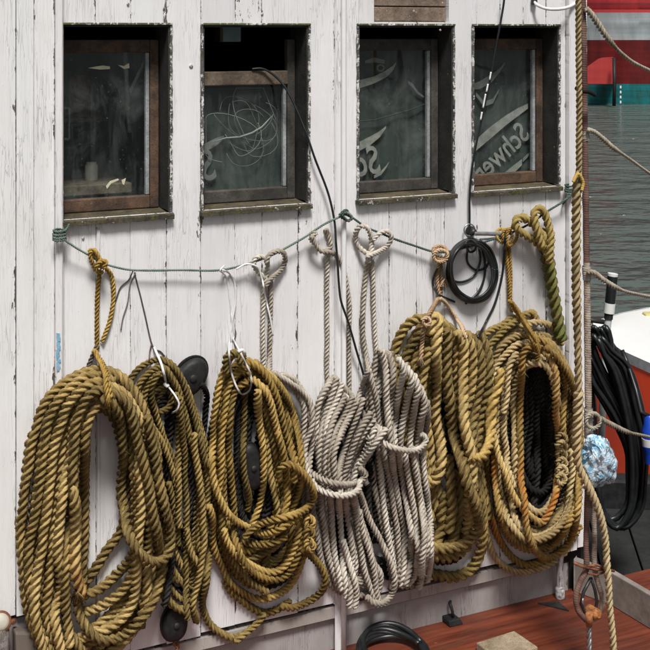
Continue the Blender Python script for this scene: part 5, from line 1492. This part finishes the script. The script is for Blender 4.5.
mb = MB(); mb.tube([dp(566, 318, 4.42), dp(590, 320, 4.42), dp(604, 322, 4.42)], .009, 10); mb.build('bar', M['dark_steel'], RL, smooth=True)
mb = MB(); mb.tube([dp(566, 328, 4.46), dp(588, 329, 4.46), dp(602, 330, 4.46)], .012, 10); mb.build('bar', M['white_plastic'], RL, smooth=True)

# ------------------------------------------------------------------ white and red boat alongside
WB = thing('moored_boat', 'white decked boat with a bright red side moored beyond the black hoses', 'boat', gp(660, 340, .1))
ZD = .10
outer = [gp(x, y, ZD) for x, y in ((592, 326), (604, 319), (622, 313.5), (650, 308), (720, 302), (820, 297))]
inner = [gp(x, y, ZD) for x, y in ((594, 331), (604, 338), (622, 350.5), (650, 363), (720, 392), (820, 436))]
V, Fc = [], []
for a, b in zip(outer, inner):
    cen = (a + b) / 2
    V += [a, cen + Vector((0, 0, .035)), b]
n_ = len(outer)
for i in range(n_ - 1):
    p = 3 * i
    Fc += [(p, p + 1, p + 4, p + 3), (p + 1, p + 2, p + 5, p + 4)]
mb = MB(); mb.add(V, [f[::-1] for f in Fc]); mb.build('deck', simple('white_gelcoat', (.82, .82, .80), .3, var=.04, scale=5), WB, smooth=True)
def side(pts, z0, z1, inset0, inset1, mat, name, sgn):
    V, Q = [], []
    cen = Vector((2.2, 6.9, 0))
    for p in pts:
        d = (Vector((p.x, p.y, 0)) - cen); d.z = 0; d.normalize()
        V += [tuple(Vector((p.x, p.y, z0)) + d * inset0), tuple(Vector((p.x, p.y, z1)) + d * inset1)]
    for i in range(len(pts) - 1):
        q = (2 * i, 2 * i + 2, 2 * i + 3, 2 * i + 1)
        Q.append(q if sgn > 0 else q[::-1])
    return mesh_np(name, np.array(V), Q, mat, WB, smooth=True)
ring = list(reversed(outer)) + inner
side(ring, ZD - .045, ZD + .004, .012, .012, simple('grey_rubbing_strake', (.62, .63, .65), .5), 'rubbing_strake', 1)
side(ring, -.85, ZD - .045, .16, .004, simple('red_hull_paint', (.78, .065, .020), .35, var=.15, scale=4), 'topsides', 1)
side(ring, -1.5, -.85, -.1, .16, simple('dark_bottom_paint', (.02, .03, .05), .5), 'bottom', 1)
mb = MB(); p = gp(648, 309.5, ZD + .05); mb.box((p.x + .10, p.y + .02, ZD + .016), (.24, .08, .022)); mb.build('cushion', simple('yellow_vinyl', (.62, .56, .22), .5), WB, bevel=.012)

# ------------------------------------------------------------------ ship across the harbour
SZ = -1.22      # water level
SHD = 47.7
RS = thing('ship', 'large red hulled ship with a pale grey band across the water', 'ship', dp(640, 105, SHD))
def hullstrip(y0, y1, d0, d1, mat, name, xs=(540, 590, 640, 700, 780, 860)):
    V, Q = [], []
    for i, x in enumerate(xs):
        bow = .9 * max(0, (640 - x) / 100) ** 2 
        V += [tuple(dp(x, y1, SHD + d1 + bow * 4)), tuple(dp(x, y0, SHD + d0 + bow * 4))]
    for i in range(len(xs) - 1): Q.append((2 * i, 2 * i + 2, 2 * i + 3, 2 * i + 1))
    return mesh_np(name, np.array(V), Q, mat, RS, smooth=True)
def plating(name, col, col2):
    m, nt, b = new_mat(name); g = G(nt); v = g.obj()
    st = g.noise(g.mapping(v, (3.2, 3.2, .35)), 1, 5, .65); ho = g.noise(g.mapping(v, (.25, .25, 5)), 1, 4, .6)
    c = g.mix(g.ramp(g.math('ADD', g.math('MULTIPLY', st, .5), g.math('MULTIPLY', ho, .5)), [(.40, 0.0), (.60, 1.0)]), col2, col)
    c = g.mix(g.ramp(g.noise(g.mapping(v, (5, 5, .5)), 1, 4, .7), [(.62, 0.0), (.75, .8)]), c, (.14, .06, .03))
    g.l(c, b.inputs['Base Color']); b.inputs['Roughness'].default_value = .45
    g.l(g.bump(g.noise(v, .8, 2), .4, .05), b.inputs['Normal'])
    return m
red = plating('ship_red', (.50, .04, .04), (.32, .025, .03))
dred = plating('ship_dark_red', (.26, .026, .026), (.15, .018, .02))
grey = plating('ship_grey', (.60, .64, .65), (.40, .46, .48))
teal = plating('ship_teal', (.01, .26, .30), (.02, .11, .09))
hullstrip(-60, 3, -.2, -.15, red, 'bulwark')
hullstrip(3, 5, -.25, -.25, dred, 'rail')
hullstrip(5, 9.5, -.15, -.12, red, 'plate')
hullstrip(9.5, 12.5, -.35, -.35, simple('ship_bright_red', (.55, .05, .06), .4), 'rail')
hullstrip(12.5, 40, -.1, .1, grey, 'side_band')
hullstrip(40, 84, .1, .6, dred, 'topsides')
hullstrip(84, 112, .6, .8, teal, 'boot_topping')
for k in range(4):
    p = dp(620.5, 87 + k * 5, SHD + .45); mb = MB(); mb.box(p, (.06, .05, .10)); mb.build('draft_mark', M['white_plastic'], RS)
mb = MB(); mb.tube([dp(614, 58, 46.8), dp(614.5, 80, 46.5), dp(614, 106, 46.5)], .07, 8); mb.build('pile_fender', M['black_wood'], RS, smooth=True)
a_ = [dp(580, 84, 47.2), dp(588, 66, 47.2), dp(598, 59, 47.2), dp(613, 57, 47.2), dp(613, 84, 47.2), dp(621, 69, 47.6), dp(629, 84, 47.8), dp(602, 57.6, 48.6), dp(614, 56.8, 48.6), dp(580, 84.3, 48.9), dp(613.5, 84.3, 48.9)]
mb = MB(); mb.add(a_, [(0, 4, 3, 2, 1), (2, 3, 8, 7), (3, 4, 10, 8), (0, 9, 10, 4)]); mb.build('bow_flare', plating('flare_red', (.42, .04, .035), (.30, .028, .028)), RS)

# ------------------------------------------------------------------ water
def water_mat():
    m, nt, b = new_mat('harbour_water'); g = G(nt)
    v = g.obj()
    b.inputs['Base Color'].default_value = (.080, .100, .090, 1)
    b.inputs['Roughness'].default_value = .14
    b.inputs['IOR'].default_value = 1.33
    n1 = g.noise(g.mapping(v, (.62, .85, 1)), 1.6, 3, .5, dist=.4)
    n2 = g.noise(g.mapping(v, (.35, .5, 1)), 1.6, 2, .5)
    n3 = g.noise(g.mapping(v, (2.0, 2.8, 1)), 1.6, 2, .5)
    h = g.math('ADD', g.math('MULTIPLY', n1, 1.0), g.math('ADD', g.math('MULTIPLY', n2, 1.1), g.math('MULTIPLY', n3, .38)))
    g.l(g.bump(h, 1.0, .45), b.inputs['Normal'])
    return m
mb = MB(); mb.add([(-1500, -1500, SZ), (1500, -1500, SZ), (1500, 1500, SZ), (-1500, 1500, SZ)], [(0, 1, 2, 3)])
o = mb.build('water', water_mat(), None); tag(o, kind='structure')
# ------------------------------------------------------------------ loose fibres standing off the ropes
fz = {}
for nm, lst in FUZZ.items():
    P_ = np.concatenate([q[0] for q in lst]); rd = np.concatenate([q[1] for q in lst]); tn = np.concatenate([q[2] for q in lst]); sd_ = np.concatenate([q[3] for q in lst])
    n_ = len(P_)
    ln = rng.gamma(2.2, .0036, n_)[:, None]; cu = rng.uniform(.15, 1.0, n_)[:, None]; sw = rng.normal(0, .5, n_)[:, None]
    d1 = rd * cu + tn + sd_ * sw; d1 /= np.linalg.norm(d1, axis=1)[:, None]
    tip = P_ + d1 * ln
    w_ = sd_ * .00034
    V = np.stack([P_ - w_, P_ + w_, tip], 1).reshape(-1, 3)
    tr = np.arange(3 * n_).reshape(-1, 3)
    cnt = {}
    for q in lst: cnt[q[4].name] = cnt.get(q[4].name, 0) + len(q[0])
    mname = max(cnt, key=cnt.get)
    o = mesh_np('loose_fibres', V, np.zeros((0, 4), dtype=np.int32), bpy.data.materials[mname], bpy.data.objects[nm], uv=np.zeros((len(V), 2)), tris=tr)
    o['kind'] = 'stuff'
for o in bpy.data.objects:
    if '_loc' in o: del o['_loc']
